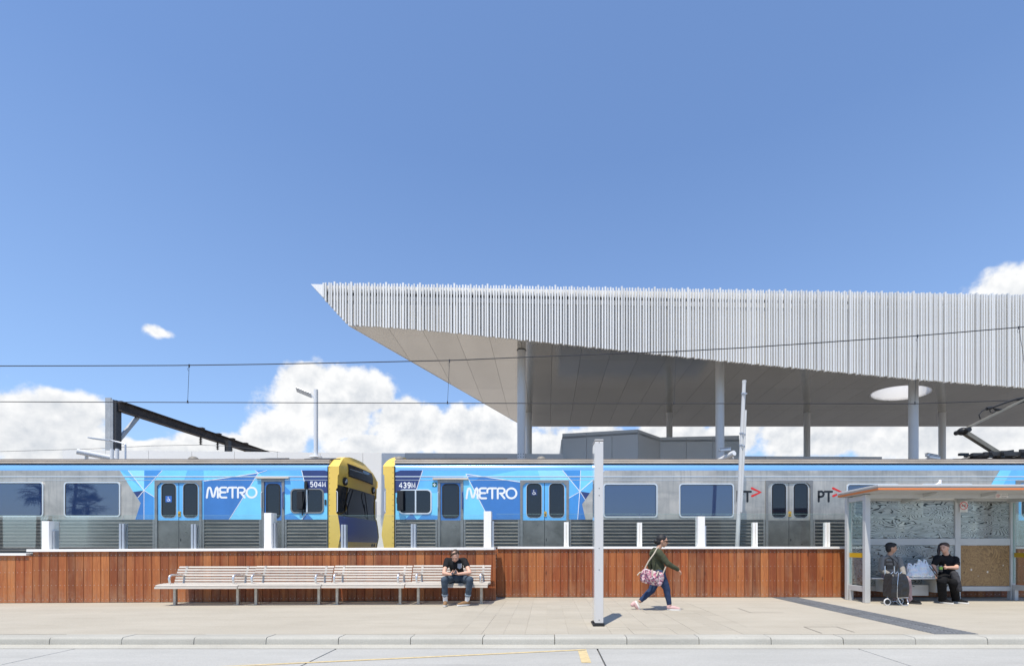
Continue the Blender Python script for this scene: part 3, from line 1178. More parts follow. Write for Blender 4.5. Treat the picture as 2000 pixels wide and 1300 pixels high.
def carriage(name_label, x0, x1, cab, bays, doors, cdoor, windows_, facets, number, extra):
    t = thing('train_carriage', name_label, 'train', (TX((x0 + x1) / 2), TY + W_ / 2, -0.2), 'carriages of the blue and silver train')
    X0, X1 = TX(x0), TX(x1)
    c = MB()
    c.yz([(TY + .062, .3), (YF_ - .062, .3), (YF_ - .062, 3.45), (TY + .062, 3.45)], X0 + .02, X1 - .02)
    c.build('body_core', M_core, t)
    # side skin between the doors
    sk = MB()
    for (a, b) in bays:
        sk.box(TX(a), TX(b), TY, TY + TH, ZM + .002, ZT)
        fluted(TX(a) + (.0 if a == x0 else .012), TX(b) - (.0 if b == x1 else .012), t)
    for (a, b, yt, *_r) in doors + cdoor:
        sk.box(TX(a) + .0003, TX(b) - .0003, TY, TY + TH, TZ(yt) + .001, ZT)
    sk.box(X0, X1, YF_ - TH, YF_, 0.4, ZT)
    sk.build('side_panel', M_steel, t)
    # rib along the side
    rb = MB()
    rb.box(X0, X1, TY - .010, TY - .0045, TZ(931), TZ(929.2))
    rb.box(X0, X1, TY - .0075, TY - .0045, TZ(937.2), TZ(936.5))
    rb.build('side_rib', M_alu, t)
    # cantrail and roof
    prof = [(TY - .002, ZT + .001), (TY + .002, ZT + .05), (TY + .018, ZT + .10), (TY + .045, ZT + .145), (TY + .085, ZT + .182)]
    ct = MB()
    n = len(prof)
    for i in range(n - 1):
        (ya, za), (yb, zb) = prof[i], prof[i + 1]
        ct.add([(X0, ya, za), (X1, ya, za), (X1, yb, zb), (X0, yb, zb)], [(0, 1, 2, 3)])
    o = ct.build('cantrail', M_cant, t, recalc=False)
    bm2 = bmesh.new(); bm2.from_mesh(o.data); bmesh.ops.remove_doubles(bm2, verts=bm2.verts, dist=1e-5); bm2.to_mesh(o.data); bm2.free()
    o.data.polygons.foreach_set('use_smooth', [True] * len(o.data.polygons))
    gt = MB()
    gt.box(X0, X1, TY + .050, TY + .16, TZ(905.2), TZ(903.6), M_dark)
    gt.box(X0, X1, TY + .030, TY + .16, TZ(903.5), TZ(900.6), M_gutter)
    gt.box(X0, X1, TY + .045, TY + .16, TZ(900.5), TZ(899.6), M_dark)
    gt.box(X0, X1, TY + .025, TY + .16, TZ(899.5), TZ(897.6), M_gutter)
    gt.build('roof_gutter', None, t)
    rf = MB()
    zr = TZ(898.5)
    pr = [(TY + .08, zr), (TY + .12, zr + .05), (TY + .5, zr + .13), (TY + W_ / 2, zr + .18), (YF_ - .5, zr + .13), (YF_ - .12, zr + .05), (YF_ - .02, zr - .2), (YF_ - .02, zr - .28), (TY + .10, zr - .28)]
    rf.yz(pr, X0 + .003, X1 - .003)
    rf.build('roof', M_roof, t, smooth=35)
    # livery: flat printed facets
    lvs = [MB(), MB()]
    for i, (cn, poly) in enumerate(facets):
        P = [(TX(x), TZ(y)) for x, y in poly]
        lv = lvs[1 if poly[0][0] > 1500 else 0]
        for (a, b) in bays:
            q = clip(P, TX(a), TX(b), ZM + .002, ZT)
            if q:
                lv.sheet(q, TY - .0012 - .00022 * i, LV[cn] if cn in LV else M_logo)
        for (a, b, yt, *_r) in doors + cdoor:
            q = clip(P, TX(a) + .0003, TX(b) - .0003, TZ(yt) + .001, ZT)
            if q:
                lv.sheet(q, TY - .0012 - .00022 * i, LV[cn] if cn in LV else M_logo)
    for lv in lvs:
        if not lv.v:
            continue
        o = lv.build('livery', None, t, recalc=False)
        bm2 = bmesh.new(); bm2.from_mesh(o.data)
        for f in bm2.faces:
            f.normal_update()
            if f.normal.y > 0:
                f.normal_flip()
        bm2.to_mesh(o.data); bm2.free()
    for (a, b, yt, mm, stk) in doors:
        double_door(a, b, yt, t, mm, stk)
    for (a, b, yt) in cdoor:
        cab_door(a, b, yt, t)
    for w in windows_:
        window(*w[:4], t, **(w[4] if len(w) > 4 else {}))
    # ---------------- cab end
    sgn, xe, xf = cab           # direction, px of body edge, world x of front
    XEc = TX(xe)
    pz = [(0.35, -.16), (0.9, -.09), (1.15, .015), (1.52, .085), (1.80, .06), (2.10, .01), (2.14, -.03), (2.80, -.035), (2.83, .0), (3.18, .01), (3.20, .045), (3.45, .045), (3.62, .0), (3.80, -.10)]

    def fx(z):
        for (za, a), (zb, b) in zip(pz, pz[1:]):
            if z <= zb:
                k_ = max(0, (z - za) / (zb - za))
                return a + (b - a) * k_
        return pz[-1][1]
    zr2 = TZ(896)

    def ztop(u):
        q = abs(2 * u - 1)
        return zr2 - .20 + .44 * (1 - q ** 3.2)

    def surf(u, z, off=0.0):
        return Vector((xf + sgn * (fx(z) + .07 * math.sin(math.pi * u) + off), TY - .012 + (W_ + .024) * u - .10 * max(0, u - .6) / .4, z))

    def band(z0, z1, u0, u1, nm, m, off=0.0, nu=26, nz=8, top=False, thick=0.0):
        b = MB()
        vs = []
        for j in range(nz + 1):
            for i in range(nu + 1):
                u = u0 + (u1 - u0) * (.5 - .5 * math.cos(math.pi * i / nu))
                zz1 = ztop(u) if top else z1
                vs.append(surf(u, z0 + (zz1 - z0) * j / nz, off))
        fs = [(j * (nu + 1) + i, j * (nu + 1) + i + 1, (j + 1) * (nu + 1) + i + 1, (j + 1) * (nu + 1) + i) for j in range(nz) for i in range(nu)]
        if sgn < 0:
            fs = [f[::-1] for f in fs]
        b.add(vs, fs)
        return b.build(nm, m, t, smooth=40, recalc=False)
    band(2.92, 0, 0, 1, 'cab_brow', M_cab, top=True, nz=12)
    band(2.06, 2.92, 0, 1, 'windscreen', M_wscreen, off=-.015)
    band(1.34, 2.06, 0, 1, 'cab_lower_panel', M_cabblue)
    band(0.40, 1.34, 0, 1, 'bumper', M_cab)
    # yellow surround: near side, far side and hood
    sd = MB()
    zs = [0.40, .65, .9, 1.15, 1.35, 1.52, 1.8, 2.1, 2.14, 2.5, 2.8, 2.83, 3.0, 3.18, 3.2, 3.3, ztop(0)]
    for Ys in (TY - .012, YF_ + .012):
        for za, zb in zip(zs, zs[1:]):
            sd.add([(XEc, Ys, za), (xf + sgn * fx(za), Ys, za), (xf + sgn * fx(zb), Ys, zb), (XEc, Ys, zb)], [(0, 1, 2, 3)])
    nu = 30
    for i in range(nu):
        ua, ub = .5 - .5 * math.cos(math.pi * i / nu), .5 - .5 * math.cos(math.pi * (i + 1) / nu)
        pa, pb = surf(ua, ztop(ua)), surf(ub, ztop(ub))
        qa, qb = pa.copy(), pb.copy()
        qa.x = qb.x = XEc
        sd.add([pa, pb, qb, qa], [(0, 1, 2, 3)])
    bc = [(XEc + sgn * .001, TY - .01, 0.4)] + [(XEc + sgn * .001, TY - .012 + (W_ + .024) * i / nu, ztop(i / nu)) for i in range(nu + 1)] + [(XEc + sgn * .001, YF_ + .01, .4)]
    sd.add(bc, [tuple(range(len(bc)))])
    sd.build('cab_surround', M_cab, t, smooth=35, recalc=True)
    bo = MB()
    for i in range(17):
        z = 1.15 + i * .15
        bo.box(XEc + sgn * .03 - .008, XEc + sgn * .03 + .008, TY - .017, TY - .0125, z - .008, z + .008)
    bo.build('rivet', M_dark, t)
    sl = MB()
    sl.box(min(XEc, XEc - sgn * .03), max(XEc, XEc - sgn * .03), TY - .016, TY + .01, .5, ztop(0))
    sl.build('edge_seal', M_gasket, t)
    # display, headlights, wipers, handrails
    Ya = lambda Y: (Y - TY + .012) / (W_ + .024)
    band(3.22, 3.60, Ya(13.92), Ya(15.93), 'display_frame', M_gasket, off=.012)
    band(3.25, 3.57, Ya(13.97), Ya(15.88), 'destination_display', M_dpane, off=.018)
    for Y in (13.78, 16.06):
        p = surf(Ya(Y), 3.06)
        h = MB()
        h.cyl(p - Vector((sgn * .06, 0, 0)), p + Vector((sgn * .05, 0, 0)), .12, .115, 18, M_gasket)
        h.cyl(p + Vector((sgn * .051, .03, .02)), p + Vector((sgn * .06, .03, .02)), .055, .05, 14, mat('lamp_glass', (0.5, 0.52, 0.55), 0.08, 0.5))
        h.cyl(p + Vector((sgn * .051, -.05, -.03)), p + Vector((sgn * .06, -.05, -.03)), .035, .03, 12, MATS['lamp_glass'])
        h.build('headlight', None, t, smooth=40)
        for Yr in ((TY + .0,) if Y < 14 else (YF_ - .0,)):
            r_ = MB()
            xx = xf + sgn * (-.005)
            r_.tube([(xx - sgn * .04, Yr, 2.74), (xx, Yr, 2.72), (xx, Yr, 2.18), (xx - sgn * .04, Yr, 2.16)], .013, 6)
            r_.build('handrail', M_logo, t)
        w_ = MB()
        q0, q1 = surf(Ya(Y + (.5 if Y < 14 else -.9)), 2.88, .02), surf(Ya(Y + (.2 if Y < 14 else -.55)), 2.3, .02)
        w_.tube([q0, q1], .014, 5)
        w_.tube([q1 + Vector((0, -.08, .25)), q1 + Vector((0, .05, -.22))], .012, 5)
        w_.build('wiper', M_black, t)
    for Y in (13.7, 15.9, 16.15):
        p = surf(Ya(Y), 1.25)
        h = MB()
        h.cyl(p - Vector((sgn * .05, 0, 0)), p + Vector((sgn * .012, 0, 0)), .06, .06, 12)
        h.build('coupler_socket', M_gasket, t)
    cl = MB()
    cl.box(min(xf, xf + sgn * .62), max(xf, xf + sgn * .62), TY + 1.35, TY + 1.7, .55, .85)
    cl.build('coupler', M_dark, t, bevel=.03)
    for bx in (0.18, 0.80):      # bogies
        Xc = X0 + (X1 - X0) * bx
        b = MB()
        for dx in (-1.1, 1.1):
            for yy in (TY + .75, TY + 2.2):
                b.cyl((Xc + dx, yy, .1), (Xc + dx, yy + .12, .1), .42, .42, 20)
        b.box(Xc - 1.6, Xc + 1.6, TY + .55, TY + .7, .05, .3)
        b.box(Xc - 1.6, Xc + 1.6, TY + 2.36, TY + 2.5, .05, .3)
        b.box(Xc - .4, Xc + .4, TY + .7, TY + 2.4, .1, .3)
        b.build('bogie', M_dark, t)
    extra(t)
    return t


GLY = {'5': [[(.85, 1.4), (.2, 1.4), (.12, .8), (.5, .92), (.85, .72), (.85, .25), (.5, 0), (.1, .2)]],
       '0': [arc(.5, .7, .38, 90, 440, 16, .7)],
       '4': [[(.72, 0), (.72, 1.38), (.06, .44)], [(.0, .40), (.98, .40)]],
       '3': [[(.1, 1.2), (.45, 1.4), (.82, 1.2), (.75, .85), (.4, .74)], [(.4, .74), (.85, .55), (.8, .18), (.45, 0), (.08, .22)]],
       '9': [arc(.5, .98, .36, 0, 350, 14, .42), [(.86, .98), (.82, .35), (.5, 0), (.15, .15)]],
       'M': [[(.1, 0), (.1, 1.4), (.55, .25), (1.0, 1.4), (1.0, 0)]]}


def number(txt, x0, y0, y1, t):
    h = TZ(y0) - TZ(y1)
    s = h / 1.4
    X = TX(x0)
    b = MB()
    for i, ch in enumerate(txt):
        for j, p in enumerate(GLY[ch]):
            ribbon(b, [(X + x * s * .92, TZ(y1) + z * s) for x, z in p], s * .27, TY - .0062 - .0004 * j, None, caps=False)
        X += s * (1.14 if ch != 'M' else 1.3)
    b.build('car_number', M_logo, t, recalc=False)


def metro(x0, y0, x1, t):
    """rounded line lettering METRO"""
    k = (TX(x1) - TX(x0)) / 510.0
    z0 = TZ(y0)

    def P(l):
        return [(TX(x0) + (x - 113) * k, z0 - (y - 448) * k) for x, y in l]
    w = 19 * k
    strokes = [[(122, 556), (132, 480), (140, 461), (152, 459), (160, 470), (178, 545), (186, 548), (194, 540), (212, 466), (222, 458), (230, 468), (230, 556)],
               [(312, 458), (266, 458), (253, 466), (250, 480), (254, 496), (268, 505), (306, 505)],
               [(268, 505), (252, 514), (248, 530), (253, 548), (268, 556), (314, 556)],
               [(326, 500), (326, 476), (336, 461), (350, 458), (412, 458)], [(374, 462), (374, 556)],
               [(428, 556), (428, 470), (436, 459), (448, 458), (476, 458), (492, 468), (497, 484), (490, 500), (476, 508), (450, 508)],
               [(458, 512), (494, 556)]]
    b = MB()
    for j, s in enumerate(strokes):
        ribbon(b, P(s), w, TY - .0062 - .0004 * (j % 3))
    c = [(562 + 49 * math.cos(R(a)), 507 - 49 * math.sin(R(a))) for a in range(0, 360, 12)]
    ribbon(b, P(c), w, TY - .0064, closed=True)
    o = b.build('logo_lettering', M_logo, t, recalc=False)
    for n_ in (o,):
        pass
    return o


def ptv(x0, y0, t):
    """black PT and a red arrow head"""
    k = TX(1) - TX(0)

    def P(l):
        return [(TX(x0) + x * k, TZ(y0) - y * k) for x, y in l]
    b = MB()
    ribbon(b, P([(2, 20), (2, 1), (7.5, 0.6), (11, 3), (11.6, 6.2), (10, 9.6), (6.5, 11), (2.3, 11)]), 4.1 * k, TY - .004)
    ribbon(b, P([(14, 1), (28, 1)]), 4.1 * k, TY - .0036)
    ribbon(b, P([(21.3, 1.5), (21.3, 20)]), 4.1 * k, TY - .0044)
    b.build('logo_letters', M_blackv, t, recalc=False)
    b = MB()
    ribbon(b, P([(30, -5.6), (46.5, 2.2), (30.5, 9.5)]), 4.4 * k, TY - .0048)
    b.build('logo_arrow', M_redv, t, recalc=False)


A_f = [('sky', [(233.5, 917), (274.8, 981.8), (264, 1015), (645, 1015), (645, 917)]),
       ('cyan', [(233.5, 917), (281.5, 957), (260.5, 960)]),
       ('pale', [(250, 917), (282, 917), (281.5, 957)]),
       ('navy', [(260.5, 960), (281.5, 957), (269, 972)]),
       ('blue', [(269, 972), (281.5, 957), (281.5, 1015), (264, 1015), (274.8, 981.8)]),
       ('mid', [(281.5, 957), (300, 970), (300, 1015), (281.5, 1015)]),
       ('cyan', [(281.5, 957), (303, 936), (303, 972)]),
       ('mid', [(282, 917), (318, 917), (281.5, 957)]),
       ('cyan', [(318, 917), (367, 917), (360, 937), (303, 937)]),
       ('cyan', [(398, 917), (500, 917), (505, 923), (398, 938)]),
       ('blue', [(398, 939), (505, 923), (447, 1015), (398, 1015)]),
       ('cyan', [(505, 923), (513, 930), (513, 1015), (447, 1015)]),
       ('mid', [(496, 917), (505, 923), (510, 917)]), ('mid', [(505, 923), (512, 917), (526, 917)]),
       ('navy', [(589, 917), (645, 917), (645, 962), (630, 968), (599, 958)]),
       ('sky', [(632, 917), (645, 917), (645, 922)]),
       ('mid', [(556, 948), (570, 962), (556, 966)]),
       ('cyan', [(556, 964), (567, 966), (645, 962), (645, 1015), (556, 1015)]),
       ('mid', [(556, 1005), (569, 1001), (588, 1015), (556, 1015)]),
       ('blue', [(590, 1015), (599, 1001), (613, 1015)]),
       ('w', [(281.0, 957), (282, 957), (282, 1015), (281, 1015)]),
       ('w', [(249, 917), (250.5, 917), (282, 956.6), (281, 957.4)]),
       ('w', [(281.5, 956.4), (302, 969.4), (302, 970.6), (281.5, 957.6)]),
       ('w', [(281.5, 957.6), (318.8, 917), (317.4, 917), (281.0, 956.6)]),
       ('w', [(281.2, 956.4), (269, 971), (269.6, 972), (282, 957.6)]),
       ('w', [(398, 938.4), (505, 922.4), (505, 923.6), (398, 939.6)]),
       ('w', [(505.6, 923), (447.8, 1015), (446.6, 1015), (504.4, 923)]),
       ('w', [(496, 917), (497.5, 917), (505.6, 922.6), (504.6, 923.6)]), ('w', [(524, 917), (526, 917), (505.4, 923.6), (504.8, 922.6)]),
       ('w', [(588.4, 917), (589.6, 917), (599.5, 957.5), (598.5, 958.5)]),
       ('w', [(588, 1015), (589.2, 1015), (600, 1001), (599, 1000)])]


def ex_A(t):
    metro(402.5, 949.5, 503.8, t)
    number('504M', 606, 940.5, 950, t)
    m = MB()     # folded mirror arm in front of the cab window
    X = TX(598)
    m.tube([(TX(600), TY - .05, TZ(941)), (TX(599), TY - .1, TZ(960)), (TX(594), TY - .1, TZ(990)), (TX(592), TY - .04, TZ(1006))], .016, 6)
    m.box(TX(583), TX(594), TY - .10, TY - .05, TZ(994), TZ(959))
    m.box(TX(597), TX(602), TY - .09, TY - .03, TZ(954), TZ(940))
    m.build('folded_mirror', M_black, t, bevel=.01)
    lt = MB()
    lt.xz(rrect(TX(634.5), TX(638), TZ(986), TZ(975), .02), TY - .02, TY - .001)
    lt.build('side_lamp', M_dark, t)
    roofbits(t, [(508, 547), (594, 664)], [378])


def roofbits(t, slabs, domes):
    for (a, b) in slabs:
        m = MB()
        Y = TY + .35
        m.yz([(Y, TZ(899)), (Y + .5, TZ(897)), (Y + .5, PZ(894, Y + .5)), (Y, PZ(895.2, Y))], PX(a, Y), PX(b, Y))
        m.build('roof_vent', M_dark, t)
    for a in domes:
        m = MB()
        Y = TY + .5
        m.ell((PX(a, Y), Y, PZ(898, Y)), (.14, .14, .11), nu=16, nv=8)
        m.build('roof_dome', mat('dome_grey', (0.22, 0.2, 0.17), 0.6), t, smooth=60)


carriage('blue and silver metro carriage numbered 504M with yellow cab at its right end', -330, 642, (1, 642, -5.80),
         [(-330, 303), (395, 511), (556, 642)], [(303, 395, 937.5, LV['sky'], 'A')], [(511, 556, 935)],
         [(-25, 86, 940.5, 1009), (126, 236, 940.5, 1009), (568, 633, 953.5, 1002, dict(m=M_dpane, r=.12, split=600, fm=M_frame))],
         A_f, '504M', ex_A)

B_f = [('sky', [(765, 917), (1182, 917), (1136.8, 984), (1143.7, 1015), (765, 1015)]),
       ('navy', [(765, 917), (826, 917), (812, 960), (800, 962), (765, 972)]),
       ('sky', [(765, 917), (785, 917), (765, 924)]),
       ('cyan', [(765, 962), (855, 962), (855, 1015), (765, 1015)]),
       ('blue', [(790, 1015), (804, 1001), (815, 1015)]), ('mid', [(815, 1015), (826, 1003), (855, 1006), (855, 1015)]),
       ('cyan', [(905, 930), (910, 925), (957, 1015), (905, 1015)]),
       ('blue', [(910, 925), (1017, 941), (1016, 1015), (956, 1015)]),
       ('mid', [(910, 925), (940, 930), (920, 942)]),
       ('cyan', [(945, 930), (1017, 917), (1120, 917), (1132.4, 959), (1017, 941)]),
       ('pale', [(1050, 917), (1097, 917), (1111, 936), (1056, 936)]),
       ('mid', [(1098, 917), (1134, 917), (1132.4, 959)]),
       ('cyan', [(1134, 917), (1180, 917), (1132.4, 959)]),
       ('sky', [(1111, 936), (1132.4, 959), (1111, 972)]),
       ('navy', [(1132.4, 959), (1152, 962), (1143, 975)]),
       ('sky', [(1132.4, 959), (1180, 919), (1152, 962)]),
       ('blue', [(1132.4, 959), (1143, 975), (1136.8, 984), (1143.7, 1015), (1128, 1015)]),
       ('mid', [(1111, 972), (1132.4, 959), (1128, 1015), (1111, 1015)]),
       ('cyan', [(1953, 917), (1976, 917), (1958, 948), (1934, 948)]),
       ('sky', [(1976, 917), (2330, 917), (2330, 1015), (1990, 1015), (1958, 948)]),
       ('w', [(909.4, 925), (910.6, 925), (957, 1015), (955.6, 1015)]),
       ('w', [(910, 924.5), (1017, 940.3), (1017, 941.6), (910, 925.8)]),
       ('w', [(1097.3, 917), (1098.8, 917), (1132.8, 958.6), (1131.8, 959.4)]),
       ('w', [(1133.6, 917), (1134.6, 917), (1133, 959), (1131.9, 959)]),
       ('w', [(1132, 958.5), (1180, 917), (1181, 918), (1132.8, 959.5)]),
       ('w', [(1132, 959.5), (1111, 971.3), (1111, 972.6), (1133, 960)]),
       ('w', [(1131.8, 959), (1133, 959), (1128.6, 1015), (1127.5, 1015)]),
       ('w', [(1132.3, 959), (1133.3, 958.8), (1143.5, 975), (1142.6, 975.4)]),
       ('w', [(825.4, 917), (826.6, 917), (812.6, 960), (811.4, 960)])]


def ex_B(t):
    metro(909.5, 951, 1011, t)
    number('439M', 779.5, 942, 952, t)
    ptv(1438.5, 958.5, t)
    ptv(1597, 958.5, t)
    m = MB()
    m.box(TX(778), TX(790), TY - .13, TY - .04, TZ(997), TZ(958))
    m.box(TX(776), TX(781), TY - .1, TY - .03, TZ(983), TZ(971))
    m.build('folded_mirror', M_black, t, bevel=.012)
    m = MB()
    m.box(TX(844.5), TX(853), TY - .008, TY - .006, TZ(950), TZ(941.5), mat('green_sign', lin(40, 110, 70), 0.5))
    m.box(TX(847.8), TX(849.7), TY - .0095, TY - .0082, TZ(949), TZ(942.5), M_logo)
    m.box(TX(845.6), TX(851.9), TY - .0110, TY - .0097, TZ(946.7), TZ(944.8), M_logo)
    m.build('first_aid_sign', None, t)
    roofbits(t, [(792, 872), (872.5, 988)], [780, 1057])
    # pantograph, parts of the carriage roof
    Y = TY + 1.45
    pm = lambda x, y: (PX(x, Y), Y, PZ(y, Y))
    M_arm = mat('khaki_steel', (0.20, 0.185, 0.15), 0.5, 0.3, var=0.2, vscale=6)
    b = MB()
    b.bar(pm(1955, 889), pm(1882, 843), .14, .13)
    b.build('pantograph_lower_arm', M_arm, t, bevel=.01)
    b = MB()
    p0, p1 = Vector(pm(1884, 838)), Vector(pm(2004, 778))
    b.bar(p0, p1, .07, .07)
    b.build('pantograph_upper_arm', M_arm, t, bevel=.008)
    b = MB()
    b.ell(pm(1880, 842), (.13, .16, .12))
    b.cyl((pm(1880, 842)[0], Y - .25, pm(1880, 842)[2]), (pm(1880, 842)[0], Y + .25, pm(1880, 842)[2]), .07, .07, 12)
    b.tube([pm(1878, 838), pm(1870, 840), pm(1869, 845), pm(1875, 846)], .012, 6)
    b.build('pantograph_knuckle', M_black, t, smooth=50)
    b = MB()
    b.tube([pm(1915, 818), pm(1912, 810), pm(1918, 802), pm(1928, 797), pm(1938, 796)], .018, 6)
    b.tube([pm(1928, 797), pm(1936, 796), pm(1960, 787), pm(1985, 779), pm(2004, 776)], .035, 6)
    b.tube([pm(1933, 798), pm(1934, 804), pm(1939, 806), pm(1948, 800)], .015, 6)
    b.tube([pm(1940, 797), pm(1950, 801), pm(1975, 793), pm(2000, 784)], .022, 6)
    b.cyl(pm(1927, 798), pm(1936, 796), .05, .05, 8)
    b.cyl(pm(1944, 799), pm(1954, 800), .04, .04, 8)
    b.build('pantograph_cables', M_black, t)
    b = MB()
    for yy in (-.55, .55):
        b.bar((PX(1890, Y), Y + yy, PZ(893, Y)), (PX(2100, Y), Y + yy, PZ(892, Y)), .08, .12)
    for x in (1900, 1922, 1960, 1990, 2020):
        b.bar((PX(x, Y), Y - .7, PZ(893, Y)), (PX(x, Y), Y + .7, PZ(893, Y)), .1, .07)
        b.cyl((PX(x, Y), Y - .6, PZ(900, Y)), (PX(x, Y), Y - .6, PZ(888, Y)), .05, .04, 8)
    random.seed(3)
    for i in range(22):
        x = random.uniform(1893, 2030)
        z = PZ(random.uniform(884, 893), Y)
        yy = Y + random.uniform(-.6, .5)
        b.box(PX(x, Y) - random.uniform(.03, .2), PX(x, Y) + random.uniform(.03, .2), yy, yy + random.uniform(.05, .15), z - .04, z + random.uniform(.0, .06))
    b.bar((PX(1930, Y), Y - .3, PZ(890, Y)), (PX(1958, Y), Y - .3, PZ(886, Y)), .14, .12)
    b.build('pantograph_base', M_dark, t)
    b = MB()
    b.tube([(PX(1876, Y), Y, PZ(901, Y)), (PX(1886, Y), Y, PZ(897, Y)), (PX(1897, Y), Y, PZ(891, Y))], .05, 6)
    b.build('roof_cable', M_dark, t)


W2 = [(1178, 1284, 943.5, 1010), (1326, 1433, 943.5, 1010), (1653, 1756, 944, 1010), (1799, 1900, 944, 1010)]
carriage('blue and silver metro carriage numbered 439M with pantograph behind the shelter', 770, 2330, (-1, 770, -4.49),
         [(770, 855), (905, 1016), (1111, 1495), (1587, 1983), (2076, 2330)],
         [(1016, 1111, 937.5, LV['sky'], 'B'), (1495, 1587, 937.5, M_steel, None), (1983, 2076, 937.5, LV['sky'], None)], [(855, 905, 937)],
         [(779, 843.5, 955, 1003.5, dict(m=M_dpane, r=.12, split=812, fm=M_alu))] + W2, B_f, '439M', ex_B)

# ------------------------------------------------------------------ station canopy
KC = 0.78


def cY(Y):
    return Y * KC


M_batten = mat('batten_white', (0.735, 0.725, 0.695), 0.42, 0.1, var=0.05, vscale=2, rand=0.10)
M_capw = mat('fascia_white', (0.78, 0.77, 0.745), 0.4)
M_back = mat('fascia_backing', (0.60, 0.595, 0.58), 0.5, var=0.05, vscale=1)
M_soffit = mat('soffit_metal', (0.64, 0.615, 0.57), 0.15, 0.75, var=0.05, vscale=0.6, rand=0.05, bump=0.28, bscale=0.8)
M_colm = mat('column_paint', (0.58, 0.58, 0.575), 0.42, var=0.03, vscale=1)
M_slot = mat('slot_dark', (0.05, 0.05, 0.055), 0.7)

fA = Vector((PX(610, cY(25.0)), cY(25.0)))
fB = Vector((PX(2000, cY(26.3)), cY(26.3)))
fd = (fB - fA).normalized()
fn = Vector((fd.y, -fd.x))        # outwards, towards the camera


def front_at(px):
    """plan point on the fascia line seen at pixel column px"""
    k = (px - CX) / F
    t = (k * fA.y - fA.x) / (fd.x - k * fd.y)
    return fA + fd * t


EDGE = [(610, 557), (680, 635), (760, 640), (840, 646), (1000, 662), (1200, 683), (1400, 704), (1600, 723), (1800, 742), (2000, 757), (2140, 768)]


def edge_z(X, Y):
    px = CX + F * X / Y
    for (a, b), (c, d) in zip(EDGE, EDGE[1:]):
        if px <= c:
            py = b + (d - b) * (px - a) / (c - a)
            return PZ(py, Y)
    return PZ(EDGE[-1][1], Y)


def sof_z(Y):
    return CZ + (PZ(635, cY(25.04)) - CZ) - (Y - cY(25)) * .0355


can = thing('station_canopy', 'large white batten-clad station canopy on round columns above the train', 'canopy', (4, cY(30), 0))
pitch = 0.1455 * KC
ztop = PZ(555.5, cY(25))
LTOT = (front_at(2110) - fA).length
ang = math.atan2(fd.y, fd.x)
pat_top = [0, .02, .04, -.02, .07, .0, .03, -.03, .045, .0, .10, -.01]
pat_y = [.00, .012, .0, .02, .03, -.005, .012, .0, .02, -.005, .035, .0]
bw_ = 0.058
btm = MB()
btm.box(-bw_ / 2, bw_ / 2, -.05, .05, 0, 1)
btme = btm.mesh('batten', M_batten)
i = 0
s_ = (front_at(634) - fA).length
while s_ < LTOT:
    p = fA + fd * (s_ + random.uniform(-.013, .013)) + fn * (0.10 + pat_y[i % 12] * 1.2)
    zb = edge_z(p.x, p.y) - (.02 if i % 2 else -.02) - pat_top[i % 12] * .5
    zt = ztop + pat_top[i % 12] * .45 + random.uniform(-.01, .01) + (PZ(575, cY(26.3)) - PZ(553, cY(25))) * s_ / LTOT * .5
    w_ = 1.10 if i % 12 in (4, 10) else random.uniform(.88, 1.06)
    inst('batten', btme, can, (p.x, p.y, zb), (w_, 1, max(.05, zt - zb)), (0, 0, ang))
    s_ += pitch
    i += 1


def fpoly(zs_top, zs_bot, off, px0, px1, name, m, n=40, thick=.05):
    """strip following the fascia line between two height functions"""
    b = MB()
    vs = []
    for i in range(n + 1):
        px = px0 + (px1 - px0) * i / n
        p = front_at(px) + fn * off
        q = p - fn * thick
        zt, zb = zs_top(p), zs_bot(p)
        if zb > zt - .01:
            zb = zt - .01
        vs += [(p.x, p.y, zb), (p.x, p.y, zt), (q.x, q.y, zb), (q.x, q.y, zt)]
    fs = []
    for i in range(n):
        a, c = 4 * i, 4 * i + 4
        fs += [(a, c, c + 1, a + 1), (a + 2, a + 3, c + 3, c + 2), (a + 1, c + 1, c + 3, a + 3), (a, a + 2, c + 2, c)]
    fs += [(0, 1, 3, 2), (4 * n, 4 * n + 2, 4 * n + 3, 4 * n + 1)]
    b.add(vs, fs)
    return b.build(name, m, can)


H = ztop - .02
zedge = lambda p: edge_z(p.x, p.y) + .02
fpoly(lambda p: H, lambda p: max(H - .27, zedge(p)), 0.0, 610.5, 2110, 'fascia_cap', M_capw)
fpoly(lambda p: H - .275, lambda p: max(H - .40, zedge(p)), -.06, 634, 2110, 'fascia_slot', M_slot)
fpoly(lambda p: H - .405, lambda p: max(H - .60, zedge(p)), .0, 640, 2110, 'fascia_band', M_capw)
fpoly(lambda p: H - .605, zedge, -.045, 648, 2110, 'fascia_backing', M_back)
tp = MB()      # bright plate at the raked tip
p0, p1, p2, p3 = front_at(609), front_at(634), front_at(640), front_at(633)
zt0 = PZ(557, cY(25))
o_ = fn * .09
tp.add([(p0 + o_).to_3d() + Vector((0, 0, zt0)), (p1 + o_).to_3d() + Vector((0, 0, zt0)), (p2 + o_).to_3d() + Vector((0, 0, PZ(590, cY(25)))),
        (p0 + fn * .03).to_3d() + Vector((0, 0, zt0)), (p1 + fn * .03).to_3d() + Vector((0, 0, zt0)), (p2 + fn * .03).to_3d() + Vector((0, 0, PZ(590, cY(25))))],
       [(0, 2, 1), (3, 4, 5), (0, 1, 4, 3), (1, 2, 5, 4), (2, 0, 3, 5)])
tp.build('tip_plate', M_capw, can)

